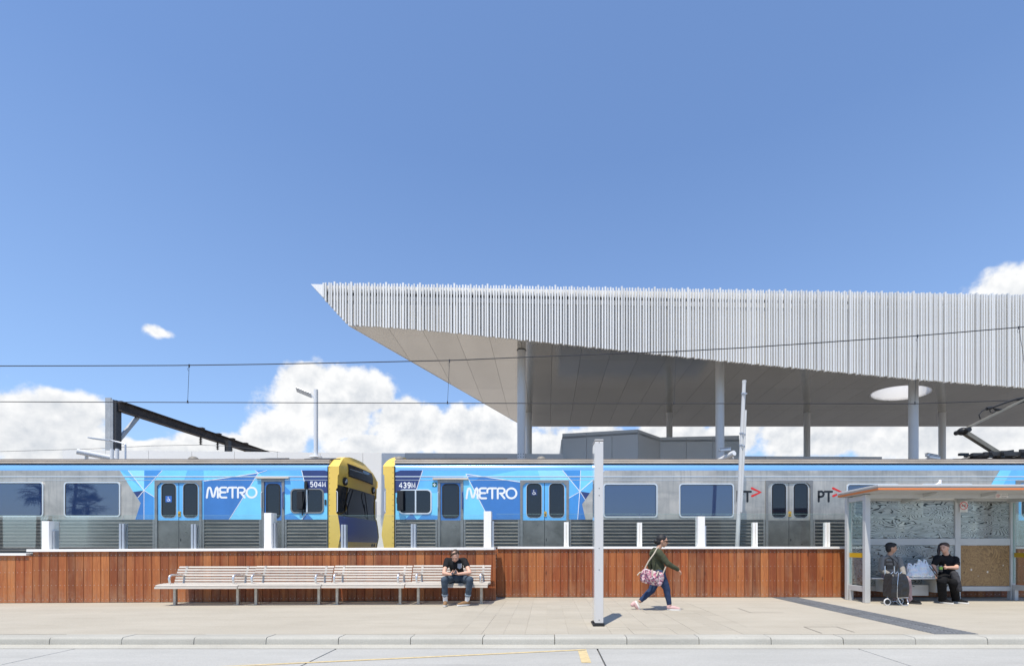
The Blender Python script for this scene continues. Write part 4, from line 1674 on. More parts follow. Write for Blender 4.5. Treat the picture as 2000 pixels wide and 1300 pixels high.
# roof deck and raked left end
YBK = cY(43.5)
sL = Vector((PX(680, cY(25.04)), cY(25.04)))
sBL = Vector((PX(1023, YBK), YBK))
pR = front_at(2108)
bR = Vector((38.0, YBK))
tBL = Vector((sBL.x - 1.4, YBK))
rd = MB()
zd = H - .03
HOLE_C, HOLE_A, HOLE_B, HOLE_R = Vector((PX(1759, cY(35)), cY(35.0))), 2.12 * KC, 1.5 * KC, R(14)


def hole_pt(a, k=1.0):
    c, s = math.cos(HOLE_R), math.sin(HOLE_R)
    x, y = HOLE_A * k * math.cos(a), HOLE_B * k * math.sin(a)
    return Vector((HOLE_C.x + c * x - s * y, HOLE_C.y + s * x + c * y))


def cut_hole(ob, z0, z1):
    c = MB()
    c.xy([tuple(hole_pt(2 * math.pi * i / 48)) for i in range(48)], z0, z1)
    me = c.mesh('cutter', M_capw)
    cu = bpy.data.objects.new('cutter', me)
    col.objects.link(cu)
    mod = ob.modifiers.new('hole', 'BOOLEAN')
    mod.object = cu
    mod.operation = 'DIFFERENCE'
    mod.solver = 'EXACT'
    dg = bpy.context.evaluated_depsgraph_get()
    new = bpy.data.meshes.new_from_object(ob.evaluated_get(dg))
    ob.modifiers.clear()
    ob.data = new
    bpy.data.objects.remove(cu)
    bpy.data.meshes.remove(me)


f0 = front_at(612) - fn * .08
rd.xy([tuple(f0), tuple(pR - fn * .08), tuple(bR), tuple(tBL)], zd - .06, zd)
deck = rd.build('roof_deck', M_capw, can)
cut_hole(deck, zd - 1, zd + 1)
le = MB()
fl = sL - fn * .06
le.add([f0.to_3d() + Vector((0, 0, zd - .07)), tBL.to_3d() + Vector((0, 0, zd - .07)), sBL.to_3d() + Vector((0, 0, sof_z(YBK) + .0)), fl.to_3d() + Vector((0, 0, sof_z(fl.y) + .0)),
        f0.to_3d() + Vector((.08, 0, zd - .07)), tBL.to_3d() + Vector((.08, 0, zd - .07)), sBL.to_3d() + Vector((.08, 0, sof_z(YBK) + .0)), fl.to_3d() + Vector((.08, 0, sof_z(fl.y) + .0))],
       [(0, 1, 2, 3), (7, 6, 5, 4), (0, 4, 5, 1), (2, 6, 7, 3), (1, 5, 6, 2), (3, 7, 4, 0)])
le.build('raked_end', M_soffit, can)
bk = MB()
bk.box(sBL.x, bR.x, YBK - .05, YBK, sof_z(YBK) + .001, zd - .07)
bk.build('rear_fascia', M_capw, can)
# soffit panels, each a sheet of its own with an open joint
cols_ = 1.72 * KC
rows_ = (YBK - cY(24.6)) / 4.0
nX = int((bR.x - fA.x) / cols_) + 3


def clip_line(poly, a, b):
    """keep the part of poly to the right of a->b"""
    d = b - a
    f = lambda p: -(d.x * (p[1] - a.y) - d.y * (p[0] - a.x))
    out = []
    for i, p in enumerate(poly):
        q = poly[(i + 1) % len(poly)]
        fp, fq = f(p), f(q)
        if fp >= 0:
            out.append(p)
        if (fp >= 0) != (fq >= 0):
            t = fp / (fp - fq)
            out.append((p[0] + (q[0] - p[0]) * t, p[1] + (q[1] - p[1]) * t))
    return out


for i in range(nX):
    for j in range(4):
        x0, x1 = fA.x + .3 + cols_ * i, fA.x + .3 + cols_ * (i + 1)
        y0, y1 = cY(24.6) + rows_ * j, cY(24.6) + rows_ * (j + 1)
        g_ = .005
        poly = [(x0 + g_, y0 + g_), (x1 - g_, y0 + g_), (x1 - g_, y1 - g_), (x0 + g_, y1 - g_)]
        poly = clip_line(poly, sL - (sBL - sL) * .2, sBL + (sBL - sL) * .2)
        if len(poly) > 2:
            a, b = pR - fn * .06, fA - fn * .06
            poly = clip_line(poly, a, b)
        if len(poly) > 2:
            poly = clip_line(poly, bR, pR)
        if len(poly) < 3:
            continue
        ar = abs(sum(p[0] * q[1] - q[0] * p[1] for p, q in zip(poly, poly[1:] + poly[:1]))) / 2
        if ar < .01:
            continue
        b = MB()
        n = len(poly)
        b.add([(x, y, sof_z(y)) for x, y in poly] + [(x, y, sof_z(y) + .03) for x, y in poly],
              [tuple(range(n))[::-1], tuple(range(n, 2 * n))] + [(k, (k + 1) % n, n + (k + 1) % n, n + k) for k in range(n)])
        o = b.build('soffit_panel', M_soffit, can)
        if x0 < HOLE_C.x + HOLE_A * 1.1 and x1 > HOLE_C.x - HOLE_A * 1.1 and y0 < HOLE_C.y + HOLE_B * 1.3 and y1 > HOLE_C.y - HOLE_B * 1.3:
            cut_hole(o, 5, 13)
sb = MB()     # dark plenum seen through the joints
pl = [tuple(sL + Vector((.15, .2))), tuple(pR + Vector((0, .2))), (bR.x, YBK - .06), tuple(sBL + Vector((.15, -.06)))]
sb.add([(x, y, sof_z(y) + .07) for x, y in pl] + [(x, y, sof_z(y) + .09) for x, y in pl], [(3, 2, 1, 0), (4, 5, 6, 7), (0, 1, 5, 4), (1, 2, 6, 5), (2, 3, 7, 6), (3, 0, 4, 7)])
o = sb.build('plenum_sheet', mat('plenum_grey', (0.2, 0.19, 0.18), 0.8), can)
cut_hole(o, 5, 13)
dr = MB()
nn = 48
zl = sof_z(HOLE_C.y) - .0
vs = []
for k in (1.0, 1.03):
    for zz in (0, 1):
        for q in range(nn):
            p = hole_pt(2 * math.pi * q / nn, k)
            vs.append((p.x, p.y, (sof_z(p.y) - .006) if zz == 0 else zd + .25))
fs = []
for q in range(nn):
    r_ = (q + 1) % nn
    fs += [(q, r_, nn + r_, nn + q), (2 * nn + q, 3 * nn + q, 3 * nn + r_, 2 * nn + r_), (q, 2 * nn + q, 2 * nn + r_, r_), (nn + q, nn + r_, 3 * nn + r_, 3 * nn + q)]
dr.add(vs, fs)
dr.build('skylight_drum', mat('drum_white', (0.86, 0.86, 0.86), 0.6), can, smooth=40)

for (px, Y, dia) in ((1018.5, 28, .49), (1406, 28, .49), (1784, 28, .49), (1033, 39.6, .50), (1307.5, 39.6, .50), (1576, 39.6, .50), (1840, 39.6, .50)):
    Y = cY(Y)
    X = PX(px, Y)
    c = MB()
    c.cyl((X, Y, -.4), (X, Y, sof_z(Y) + .02), dia * KC / 2, None, 32)
    o = c.build('column', M_colm, can, smooth=40)
    fl_ = MB()
    r_ = dia * KC / 2
    zf = PZ(893, Y)
    fl_.cyl((X, Y, sof_z(Y) - .02), (X, Y, sof_z(Y) - .003), r_ * 1.12, r_ * 1.12, 32)
    if Y < 25 and px < 1100:
        for k in range(10):
            a = 2 * math.pi * k / 10 + .2
            for dz in (0, .13):
                fl_.cyl((X + r_ * .98 * math.cos(a), Y + r_ * .98 * math.sin(a), zf + dz), (X + r_ * 1.04 * math.cos(a), Y + r_ * 1.04 * math.sin(a), zf + dz), .02, .02, 6, M_dark)
    fl_.build('column_collar', M_colm if len(fl_.mats) == 0 else None, o, smooth=40) if not fl_.mats else fl_.build('column_collar', [M_colm], o, smooth=40)

# dark ground sheet added out of view, to darken what the soffit mirrors
dk_sheet = MB()
dk_sheet.add([(-1.0, 26.5, -.40), (70, 26.5, -.40), (110, 110, -.40), (-4.0, 110, -.40)], [(0, 1, 2, 3)])
struct(dk_sheet.build('soffit_dark_sheet', mat('soffit_dark', (0.06, 0.056, 0.05), 0.95, var=0.4, vscale=1.5, bump=0.5, bscale=20), recalc=False))

# ------------------------------------------------------------------ station walls behind the train
M_wallw = mat('white_cladding', (0.76, 0.74, 0.70), 0.5, var=0.02, vscale=0.5)
M_wallg = mat('grey_cladding', (0.42, 0.42, 0.41), 0.5, var=0.05, vscale=0.5, rand=0.04)


def clad(parent, p0, p1, z0, zt0, zt1, n, m, thick=.08, name='wall_panel'):
    """row of n separate cladding panels from plan point p0 to p1"""
    p0, p1 = Vector(p0), Vector(p1)
    d = (p1 - p0)
    L = d.length
    d.normalize()
    nn_ = Vector((-d.y, d.x)) * thick
    for k in range(n):
        a, b = p0 + d * (L * k / n + .008), p0 + d * (L * (k + 1) / n - .008)
        za, zb = zt0 + (zt1 - zt0) * k / n, zt0 + (zt1 - zt0) * (k + 1) / n
        q = MB()
        q.add([(a.x, a.y, z0), (b.x, b.y, z0), (b.x + nn_.x, b.y + nn_.y, z0), (a.x + nn_.x, a.y + nn_.y, z0),
               (a.x, a.y, za), (b.x, b.y, zb), (b.x + nn_.x, b.y + nn_.y, zb), (a.x + nn_.x, a.y + nn_.y, za)],
              [(0, 3, 2, 1), (4, 5, 6, 7), (0, 1, 5, 4), (1, 2, 6, 5), (2, 3, 7, 6), (3, 0, 4, 7)])
        q.build(name, m, parent)
    q = MB()
    q.add([(p0.x + nn_.x * 1.02, p0.y + nn_.y * 1.02, z0), (p1.x + nn_.x * 1.02, p1.y + nn_.y * 1.02, z0), (p1.x + nn_.x * 3, p1.y + nn_.y * 3, z0), (p0.x + nn_.x * 3, p0.y + nn_.y * 3, z0),
           (p0.x + nn_.x * 1.02, p0.y + nn_.y * 1.02, zt0 - .01), (p1.x + nn_.x * 1.02, p1.y + nn_.y * 1.02, zt1 - .01), (p1.x + nn_.x * 3, p1.y + nn_.y * 3, zt1 - .01), (p0.x + nn_.x * 3, p0.y + nn_.y * 3, zt0 - .01)],
          [(0, 3, 2, 1), (4, 5, 6, 7), (0, 1, 5, 4), (1, 2, 6, 5), (2, 3, 7, 6), (3, 0, 4, 7)])
    q.build('wall_backing', m, parent)


YW = 23.0
ww = thing('station_wall', 'long white panelled station wall rising behind the left carriage', 'wall', (PX(450, YW), YW, -.4))
clad(ww, (PX(122, YW), YW), (PX(790, YW), YW + .15), -.4, PZ(878, YW), PZ(883.5, YW), 8, M_wallw)
gw = thing('station_wall', 'low dark grey station wall behind the right carriage and first column', 'wall', (PX(940, YW), YW, -.4))
clad(gw, (PX(790.5, YW), YW), (PX(1100, YW + .6), YW + .5), -.4, PZ(884, YW), PZ(886, YW + .5), 4, M_wallg)
cpg = MB()
cpg.add([], [])
st = thing('station_building', 'dark grey angular station building under the canopy behind the columns', 'building', (PX(1270, 24), 24, -.4))
z8 = PZ(838, 23.6)
P1, P2, P3, P4 = (PX(1098, 24.6), 24.6), (PX(1246, 23.6), 23.6), (PX(1289, 25.3), 25.3), (PX(1444, 25.2), 25.2)
clad(st, P1, P2, -.4, PZ(846.5, 24.6), z8, 3, M_wallg)
clad(st, P2, P3, -.4, z8, PZ(853.5, 25.3), 1, M_wallg)
clad(st, P3, P4, -.4, PZ(853.5, 25.3), PZ(850, 25.2), 3, M_wallg)
rfb = MB()
zz = PZ(856, 25)
rfb.xy([P1, P2, P3, P4, (P4[0], 32), (P1[0], 32)], zz - .1, zz)
rfb.build('roof', M_wallg, st)
for (xa, ya, xb, yb) in ((P4[0], P4[1], P4[0], 32), (P1[0], P1[1], P1[0], 32)):
    q = MB()
    q.box(xa - .04, xa + .04, ya + .1, yb, -.4, zz - .12)
    q.build('side_wall', M_wallg, st)
lw = thing('station_wall', 'low dark grey parapet wall between the leaning white pole and the right column', 'wall', (PX(1580, YW), YW, -.4))
clad(lw, (PX(1420, 24.4), 24.4), (PX(1723, 24.0), 24.0), -.4, PZ(890, 24.4), PZ(891.5, 24), 4, M_wallg)

# ------------------------------------------------------------------ rail gantry, wires, lamps, cameras
M_rust = mat('rusty_steel', (0.055, 0.042, 0.035), 0.75, 0.2, var=0.5, vscale=3, detail=7)
M_weath = mat('weathered_galv', (0.40, 0.41, 0.41), 0.55, 0.3, var=0.15, vscale=3)
YG = 24.0
gan = thing('rail_gantry', 'dark steel overhead line gantry beam on a grey post above the white wall', 'gantry', (PX(215, YG), YG, -.4))
XGn = PX(217, YG)
g = MB()
g.box(PX(207.5, YG), PX(218.5, YG), YG - .06, YG - .0, -.4, PZ(777, YG))
g.box(PX(218.6, YG), PX(222, YG), YG - .05, YG + .25, -.4, PZ(780, YG))
g.build('post_face', M_weath, gan)
g = MB()
g.box(PX(218.7, YG) + .09, PX(227, YG), YG + .0, YG + .3, -.4, PZ(781, YG))
g.build('post', M_dark, gan)
XB = PX(228, YG)
zb0 = PZ(791, YG)
YE = 38.0
g = MB()
g.box(XB - .16, XB + .16, YG + .1, YE, zb0 + .20, zb0 + .25)
g.box(XB - .16, XB + .16, YG + .1, YE, zb0 - .25, zb0 - .20)
g.box(XB - .03, XB + .03, YG + .1, YE, zb0 - .198, zb0 + .198)
g.build('beam', M_rust, gan)
g = MB()
g.bar((XB - .1, YG + .2, PZ(858, YG)), (XB - .1, PX(228, YG) * F / (272 - CX), zb0 - .26), .14, .16)
g.build('brace', M_weath, gan)
for px in (392, 425, 452, 478):
    Yh = XB * F / (px - CX)
    g = MB()
    g.box(XB - .2, XB + .2, Yh - .12, Yh + .12, zb0 + .255, zb0 + .32)
    g.build('beam_clamp', M_rust, gan)
    g = MB()
    g.cyl((XB, Yh, zb0 - .26), (XB, Yh, zb0 - .75), .045, .03, 8)
    for k in range(4):
        g.cyl((XB, Yh, zb0 - .36 - .1 * k), (XB, Yh, zb0 - .39 - .1 * k), .09, .09, 8)
    g.build('insulator', M_rust, gan)
Yp = XB * F / (425 - CX)
g = MB()
g.box(XB + .25, XB + .5, Yp + .3, Yp + .6, -.4, zb0 - .05)
g.build('rear_post', M_dark, gan)

YC = 14.9
up = [(-60, 714.5), (180, 714), (345, 713.3), (520, 711), (700, 707.5), (878, 703.5), (1020, 697.5), (1200, 690.5), (1320, 686), (1450, 679), (1600, 669), (1792, 655.5), (1990, 639), (2120, 626)]
lo = [(-60, 784), (366, 785.4), (874, 787), (1316, 787.6), (1787, 788), (2060, 779)]
cw = thing('overhead_line', 'thin overhead contact wire with sagging carrier wire strung above the train', 'cable', (PX(1000, YC), YC, PZ(787, YC)))
b = MB()
b.tube([(PX(x, YC), YC, PZ(y, YC)) for x, y in up], .014, 6)
b.build('carrier_wire', M_wire, cw)
b = MB()
b.tube([(PX(x, YC), YC, PZ(y, YC)) for x, y in lo], .012, 6)
b.build('contact_wire', M_wire, cw)
for (xa, ya, xb, yb) in ((369.5, 713.2, 366.5, 785.4), (878, 703.5, 874, 787), (1321, 686, 1316.5, 787.6), (1792, 655.5, 1787, 788), (1990, 639, 2012, 780)):
    d_ = MB()
    pa, pb = Vector((PX(xa, YC), YC, PZ(ya, YC))), Vector((PX(xb, YC), YC, PZ(yb, YC)))
    d_.tube([pa, pb], .006, 5)
    d_.cyl(pa + Vector((0, 0, .03)), pa - Vector((0, 0, .06)), .022, .018, 6)
    d_.cyl(pb + Vector((0, 0, .06)), pb - Vector((0, 0, .02)), .016, .026, 6)
    d_.tube([pa - Vector((.01, 0, .05)), pa - Vector((.05, 0, .10)), pa - Vector((.03, 0, .17)), pa - Vector((.005, 0, .15))], .005, 4)
    d_.build('dropper', M_wire, cw)
fw_ = thing('overhead_line', 'faint distant overhead wire hanging from the gantry insulators', 'cable', (PX(200, 29), 29, PZ(870, 29)))
b = MB()
Yk = XB * F / (392 - CX)
b.tube([(PX(-60, Yk), Yk, PZ(883, Yk)), (PX(180, Yk), Yk, PZ(876, Yk)), (PX(300, Yk), Yk, PZ(870, Yk)), (PX(392, Yk), Yk, zb0 - .74), (PX(450, Yk), Yk, PZ(871, Yk)), (PX(560, Yk), Yk, PZ(884, Yk))], .012, 5)
b.build('wire', M_wire, fw_)

M_lampw = mat('lamp_white_paint', (0.70, 0.71, 0.72), 0.4, var=0.02)
YL = 21.0
X = PX(617, YL)
lp = thing('station_lamp', 'tall white lamp post with flat angled head behind the left carriage cab', 'lamp post', (X, YL, -.4))
b = MB()
b.cyl((X, YL, -.4), (X, YL, PZ(760.5, YL)), .095, .085, 16)
b.build('pole', M_lampw, lp, smooth=40)
b = MB()
b.bar((X - .02, YL, PZ(778, YL)), (PX(606, YL), YL - .05, PZ(770, YL)), .06, .09)
b.build('arm', M_lampw, lp, bevel=.008)
b = MB()
b.bar((PX(609, YL), YL - .05, PZ(772.5, YL)), (PX(581.5, YL), YL - .12, PZ(761.5, YL)), .30, .045, None, (0, .5, 1))
b.build('lamp_head', M_steel_g, lp, bevel=.012)
b = MB()
b.cyl((X, YL, PZ(893, YL)), (X, YL, PZ(890, YL)), .26, .24, 16)
b.build('base_flange', M_lampw, lp)

Y2 = 20.5
X = PX(245, Y2)
lp = thing('station_lamp', 'thin grey lamp bracket reaching left in front of the gantry post', 'lamp post', (X, Y2, -.4))
b = MB()
b.tube([(X, Y2, -.4), (X, Y2, PZ(868.5, Y2)), (X - .03, Y2, PZ(866, Y2)), (PX(214, Y2), Y2, PZ(859, Y2))], .032, 8)
b.build('pole', M_steel_g, lp, smooth=40)
b = MB()
b.bar((PX(218, Y2), Y2, PZ(860.5, Y2)), (PX(180, Y2), Y2 - .1, PZ(856, Y2)), .26, .05)
b.build('lamp_head', M_steel_g, lp, bevel=.01)

# tilting camera masts behind the train
def cctv(label, Y, tube, stand, cam_=None, grp=None):
    e = thing('camera_mast', label, 'camera', (PX(tube[1][0], Y), Y, -.4))
    b = MB()
    p0, p1 = Vector((PX(tube[0][0], Y - .3), Y - .3, PZ(tube[0][1], Y - .3))), Vector((PX(tube[1][0], Y + .5), Y + .5, PZ(tube[1][1], Y + .5)))
    b.cyl(p0, p1, .105, .105, 18)
    b.build('folded_tube', M_lampw, e, smooth=40)
    for (x, ya) in stand:
        b = MB()
        b.cyl((PX(x, Y), Y, -.4), (PX(x, Y), Y, PZ(ya, Y)), .06, .06, 10)
        b.build('support', M_lampw, e)
    if cam_:
        for (xa, ya, xb, yb) in cam_:
            b = MB()
            p, q = Vector((PX(xa, Y), Y - .2, PZ(ya, Y))), Vector((PX(xb, Y), Y - .1, PZ(yb, Y)))
            b.bar(p, q, .13, .10)
            b.bar(p + (p - q).normalized() * .02 + Vector((0, 0, .07)), q + Vector((0, 0, .07)), .16, .015)
            b.cyl(p, p + (p - q).normalized() * .03, .045, .045, 10)
            b.build('camera_housing', M_steel_g, e, bevel=.01)
    return e


cctv('white folded-down camera mast lying above the left carriage roof', 19.0, ((150, 881), (232, 897)), ((169, 885), (219, 877), (229, 876)))
cctv('white camera mast with grey camera beside the middle canopy column', 19.0, ((1434, 884), (1400, 902)), ((1430, 888),), ((1402, 881, 1424, 878),))
cctv('small grey camera housing on the roofline between the two right columns', 19.5, ((1800, 905), (1830, 905)), ((1812, 893),), ((1802, 890, 1827, 893), (1806, 893.5, 1830, 896)))

# leaning white pole in front of the train
YP = 12.45
pl_ = thing('leaning_pole', 'tall pale leaning pole standing between the glass balustrade and the silver train', 'pole', (PX(1440, YP), YP, -.4))
b = MB()
zt = PZ(744, YP)
pt = lambda y: Vector((PX(1453.5 - (y - 744) * 13.5 / 321, YP), YP, PZ(y, YP)))
b.cyl(pt(744), pt(1110), .046, .056, 16)
b.build('tube', M_lightgrey, pl_, smooth=40)
b = MB()
b.cyl(pt(743), pt(747), .052, .052, 16)
b.build('cap', M_lightgrey, pl_, smooth=40)
b = MB()
b.tube([pt(802) + Vector((.05, -.05, 0)), pt(850) + Vector((.05, -.05, 0)), pt(1000) + Vector((.045, -.05, 0))], .03, 8)
b.build('conduit', M_lightgrey, pl_, smooth=40)
for y in (768, 845, 868):
    b = MB()
    b.tube([pt(y) + Vector((-.03, -.075, 0)), pt(y + 4) + Vector((.0, -.085, 0)), pt(y + 2) + Vector((.055, -.085, 0))], .012, 5)
    b.cyl(pt(y), pt(y + 1.6), .066, .066, 16)
    b.build('clamp', M_steel_g, pl_)

# ------------------------------------------------------------------ grey totem by the kerb
X0t, X1t, Y0t, Y1t = PX(1162, 7.31), PX(1178.6, 7.31), 7.31, 7.64
tt = thing('totem_post', 'tall narrow pale grey totem standing alone on the pavement near the kerb', 'totem', ((X0t + X1t) / 2, 7.47, 0))
M_totem = mat('totem_silver', (0.62, 0.60, 0.575), 0.42, 0.15, var=0.02, vscale=2)
zt = PZ(857.5, 7.31)
b = MB()
b.box(X0t, X1t, Y0t, Y1t, 0.045, zt - .03)
b.build('casing', M_totem, tt, bevel=.008)
b = MB()
b.box(X0t - .006, X0t - .001, Y0t + .03, Y1t - .02, 0.06, zt - .06)
b.build('side_panel', mat('acrylic_white', (0.72, 0.74, 0.75), 0.07, 0.0, coat=0.8), tt)
b = MB()
b.box(X0t + .004, X1t - .004, Y0t + .004, Y1t - .004, zt - .0298, zt - .016)
b.build('shadow_gap', M_dark, tt)
b = MB()
b.box(X0t - .004, X1t + .002, Y0t - .002, Y1t, zt - .0157, zt)
b.build('cap', M_totem, tt, bevel=.004)
b = MB()
b.box(X0t - .03, X1t + .015, Y0t - .02, Y1t + .02, 0.002, 0.028)
b.box(X0t - .005, X1t + .005, Y0t - .006, Y1t + .006, 0.0282, 0.0448)
b.build('base_plate', M_black, tt, bevel=.004)
for y in (863.5, 953, 967, 1070, 1112, 1210):
    b = MB()
    zz = PZ(y, 7.31)
    xm = (X0t + X1t) / 2 + (.0 if y != 863.5 else .0)
    b.cyl((xm, Y0t + .002, zz), (xm, Y0t - .003, zz), .008, .007, 10)
    b.build('screw', M_dark, tt)

# ------------------------------------------------------------------ slatted benches
M_cast = mat('cast_aluminium', (0.52, 0.47, 0.40), 0.45, 0.6, var=0.15, vscale=12)
M_armal = mat('polished_arm', (0.72, 0.72, 0.71), 0.3, 0.8)
BL, BP, BX = 1.70, 1.722, -8.10
sl = MB()
sl.box(0, BL, 0, .062, -.016, .016)
slme = sl.mesh('seat_slat', M_slat)
sl = MB()
sl.box(0, BL, -.011, .011, 0, .037)
blme = sl.mesh('back_slat', M_slat)
names = ['leftmost pale slatted bench, its open end facing the bare timber wall', 'second pale slatted bench from the left in the long row',
         'third pale slatted bench from the left, empty beside the seated man', 'rightmost pale slatted bench on which the man in black sits']
for k in range(4):
    x0 = BX + BP * k
    gzz = gz(x0 + .85, 10.2)
    bn = thing('slatted_bench', names[k], 'bench', (x0 + BL / 2, 10.25, gzz), 'benches in one long row')
    for j in range(6):
        inst('seat_slat', slme, bn, (x0 + (.012 if j < 2 else .02), 9.985 + .079 * j, gzz + .425 + .012 * math.sin(j * .8) + (-.012 if j == 0 else 0)), (1, 1, 1), (R(14 if j == 0 else 2 + 1.5 * j), 0, 0))
    inst('front_slat', blme, bn, (x0 + .012, 9.972, gzz + .362), (1, 1.3, 1.05), (R(-6), 0, 0))
    for j in range(7):
        inst('back_slat', blme, bn, (x0 + (.0 if k else .02) + .01, 10.475 + .021 * j + (.012 if j == 6 else 0), gzz + .425 + .0565 * j), (1, 1.1, 1.02), (R(-16 if j < 6 else -42), 0, 0))
    for xl in (x0 + .21, x0 + 1.545):
        gl_ = gz(xl, 10.27)
        b = MB()
        b.box(xl - .028, xl + .028, 10.24, 10.30, gl_ + .001, gzz + .36)
        b.build('leg', M_cast, bn, bevel=.006)
        b = MB()
        b.box(xl - .055, xl + .055, 10.19, 10.35, gl_ + .0005, gl_ + .012)
        b.build('foot_plate', M_cast, bn)
        b = MB()
        b.bar((xl, 9.99, gzz + .385), (xl, 10.47, gzz + .395), .045, .035)
        b.bar((xl, 10.485, gzz + .40), (xl, 10.625, gzz + .80), .045, .03)
        b.build('bearer', M_cast, bn)
        b = MB()
        b.tube([(xl, 10.13, gzz + .42), (xl, 10.10, gzz + .56), (xl, 10.12, gzz + .615), (xl, 10.17, gzz + .635), (xl, 10.40, gzz + .63), (xl, 10.52, gzz + .60)], .022, 8)
        b.build('armrest', M_armal, bn, smooth=50)
    if k in (1, 2, 3):
        pass

# ------------------------------------------------------------------ bus shelter
SX0, SX1, SYF, SYB = 6.79, 10.60, 10.35, 10.97
sh = thing('bus_shelter', 'pale grey glazed bus shelter with an orange stripe along its flat roof', 'bus shelter', ((SX0 + SX1) / 2, 10.6, 0))
PW = .115


def post(x, y, z1, w=PW, d=.09):
    b = MB()
    b.box(x - w / 2, x + w / 2, y - d / 2, y + d / 2, .002, z1)
    b.build('post', M_shelter, sh, bevel=.006)


post(PX(1692.3, SYF), SYF, 2.31)
post(PX(1657, SYB), SYB, 2.30)
post(PX(1868, SYB), SYB, 2.30, .125)
post(PX(1975.5, SYB), SYB, 2.30, .11)
XRF = PX(1975.5, SYB)
post(XRF + .02, SYF, 2.31)


def rail(x0, x1, y0, y1, z0, z1, nm='rail'):
    b = MB()
    b.box(x0, x1, y0, y1, z0, z1)
    return b.build(nm, M_shelter, sh, bevel=.005)


xl, xm_, xr = PX(1657, SYB), PX(1868, SYB), XRF
for (a, b_) in ((xl + .06, xm_ - .064), (xm_ + .064, xr - .057)):
    rail(a, b_, SYB - .04, SYB + .03, PZ(1064, SYB), PZ(1051, SYB))
    rail(a, b_, SYB - .04, SYB + .03, PZ(1153, SYB), PZ(1144, SYB))
    rail(a, b_, SYB - .05, SYB + .03, 2.235, 2.385, 'header')
# side frames
for xs_, sx in ((xl, -1), (xr, 1)):
    xf_ = PX(1692.3, SYF) if sx < 0 else xr + .02
    for (z0, z1, nm) in ((PZ(1153.5, 10.6), PZ(1143, 10.6), 'rail'), (2.20, 2.30, 'header')):
        b = MB()
        b.bar((xf_, SYF + .05, (z0 + z1) / 2), (xs_, SYB - .05, (z0 + z1) / 2), .06, z1 - z0)
        b.build(nm, M_shelter, sh, bevel=.004)
    b = MB()
    b.bar((xf_ * .15 + xs_ * .85, SYF * .15 + SYB * .85, .24), (xf_ * .15 + xs_ * .85, SYF * .15 + SYB * .85, .002), .05, .08)
    b.build('stub_leg', M_shelter, sh)
    b = MB()
    b.bar((xf_, SYF + .05, 1.285), (xs_, SYB - .05, 1.285), .008, 1.82)
    b.build('side_pane', M_sglass, sh)
    b = MB()
    b.bar((xf_ + sx * .006 - .002, SYF + .05, PZ(1083.5, 10.6)), (xs_ + sx * .006 - .002, SYB - .05, PZ(1083.5, 10.6)), .003, .10)
    b.build('warning_strip', mat('warning_yellow', lin(205, 160, 20), 0.45), sh)
    b = MB()
    b.bar((xs_, SYB - .058, 1.285), (xs_, SYB - .048, 1.285), .010, 1.80)
    b.build('pane_edge', M_glassedge, sh)


def m_pattern():
    """glass screen-printed with dark wavy lines on a frosted ground"""
    m = bpy.data.materials.new('printed_glass')
    m.use_nodes = True
    t = NT(m.node_tree)
    for nd in list(t.t.nodes):
        t.t.nodes.remove(nd)
    out = t.n('ShaderNodeOutputMaterial')
    pos = t.n('ShaderNodeNewGeometry').outputs['Position']
    v = t.scale(pos, (0.9, 0.0, 3.4))
    w1 = t.noise(v, 1.1, 1, 0.5, col=True)
    off = t.v('SCALE', t.v('SUBTRACT', w1, (0.5, 0.5, 0.5)))
    off.node.inputs['Scale'].default_value = 0.9
    n = t.noise(t.v('ADD', v, off), 1.7, 1.5, 0.5)
    k = t.m('MULTIPLY', n, 21.0)
    tri = t.m('ABSOLUTE', t.m('SUBTRACT', t.m('FRACT', k), 0.5))
    wid = t.mapr(t.noise(v, 2.0, 2, 0.5), 0.3, 0.7, 0.05, 0.17)
    line = t.m('LESS_THAN', tri, wid)
    df = t.n('ShaderNodeBsdfDiffuse')
    t.set(df.inputs[0], t.mix(line, (0.66, 0.70, 0.68), (0.03, 0.034, 0.036)))
    tr = t.n('ShaderNodeBsdfTransparent')
    tr.inputs[0].default_value = (0.82, 0.88, 0.87, 1)
    gl = t.n('ShaderNodeBsdfGlossy')
    gl.inputs[1].default_value = 0.02
    mx = t.n('ShaderNodeMixShader')
    t.set(mx.inputs[0], t.mapr(line, 0, 1, 0.50, 0.84))
    t.t.links.new(tr.outputs[0], mx.inputs[1])
    t.t.links.new(df.outputs[0], mx.inputs[2])
    m2 = t.n('ShaderNodeMixShader')
    fr = t.n('ShaderNodeFresnel')
    t.set(m2.inputs[0], fr.outputs[0])
    t.t.links.new(mx.outputs[0], m2.inputs[1])
    t.t.links.new(gl.outputs[0], m2.inputs[2])
    t.t.links.new(m2.outputs[0], out.inputs[0])
    return m


M_print = m_pattern()


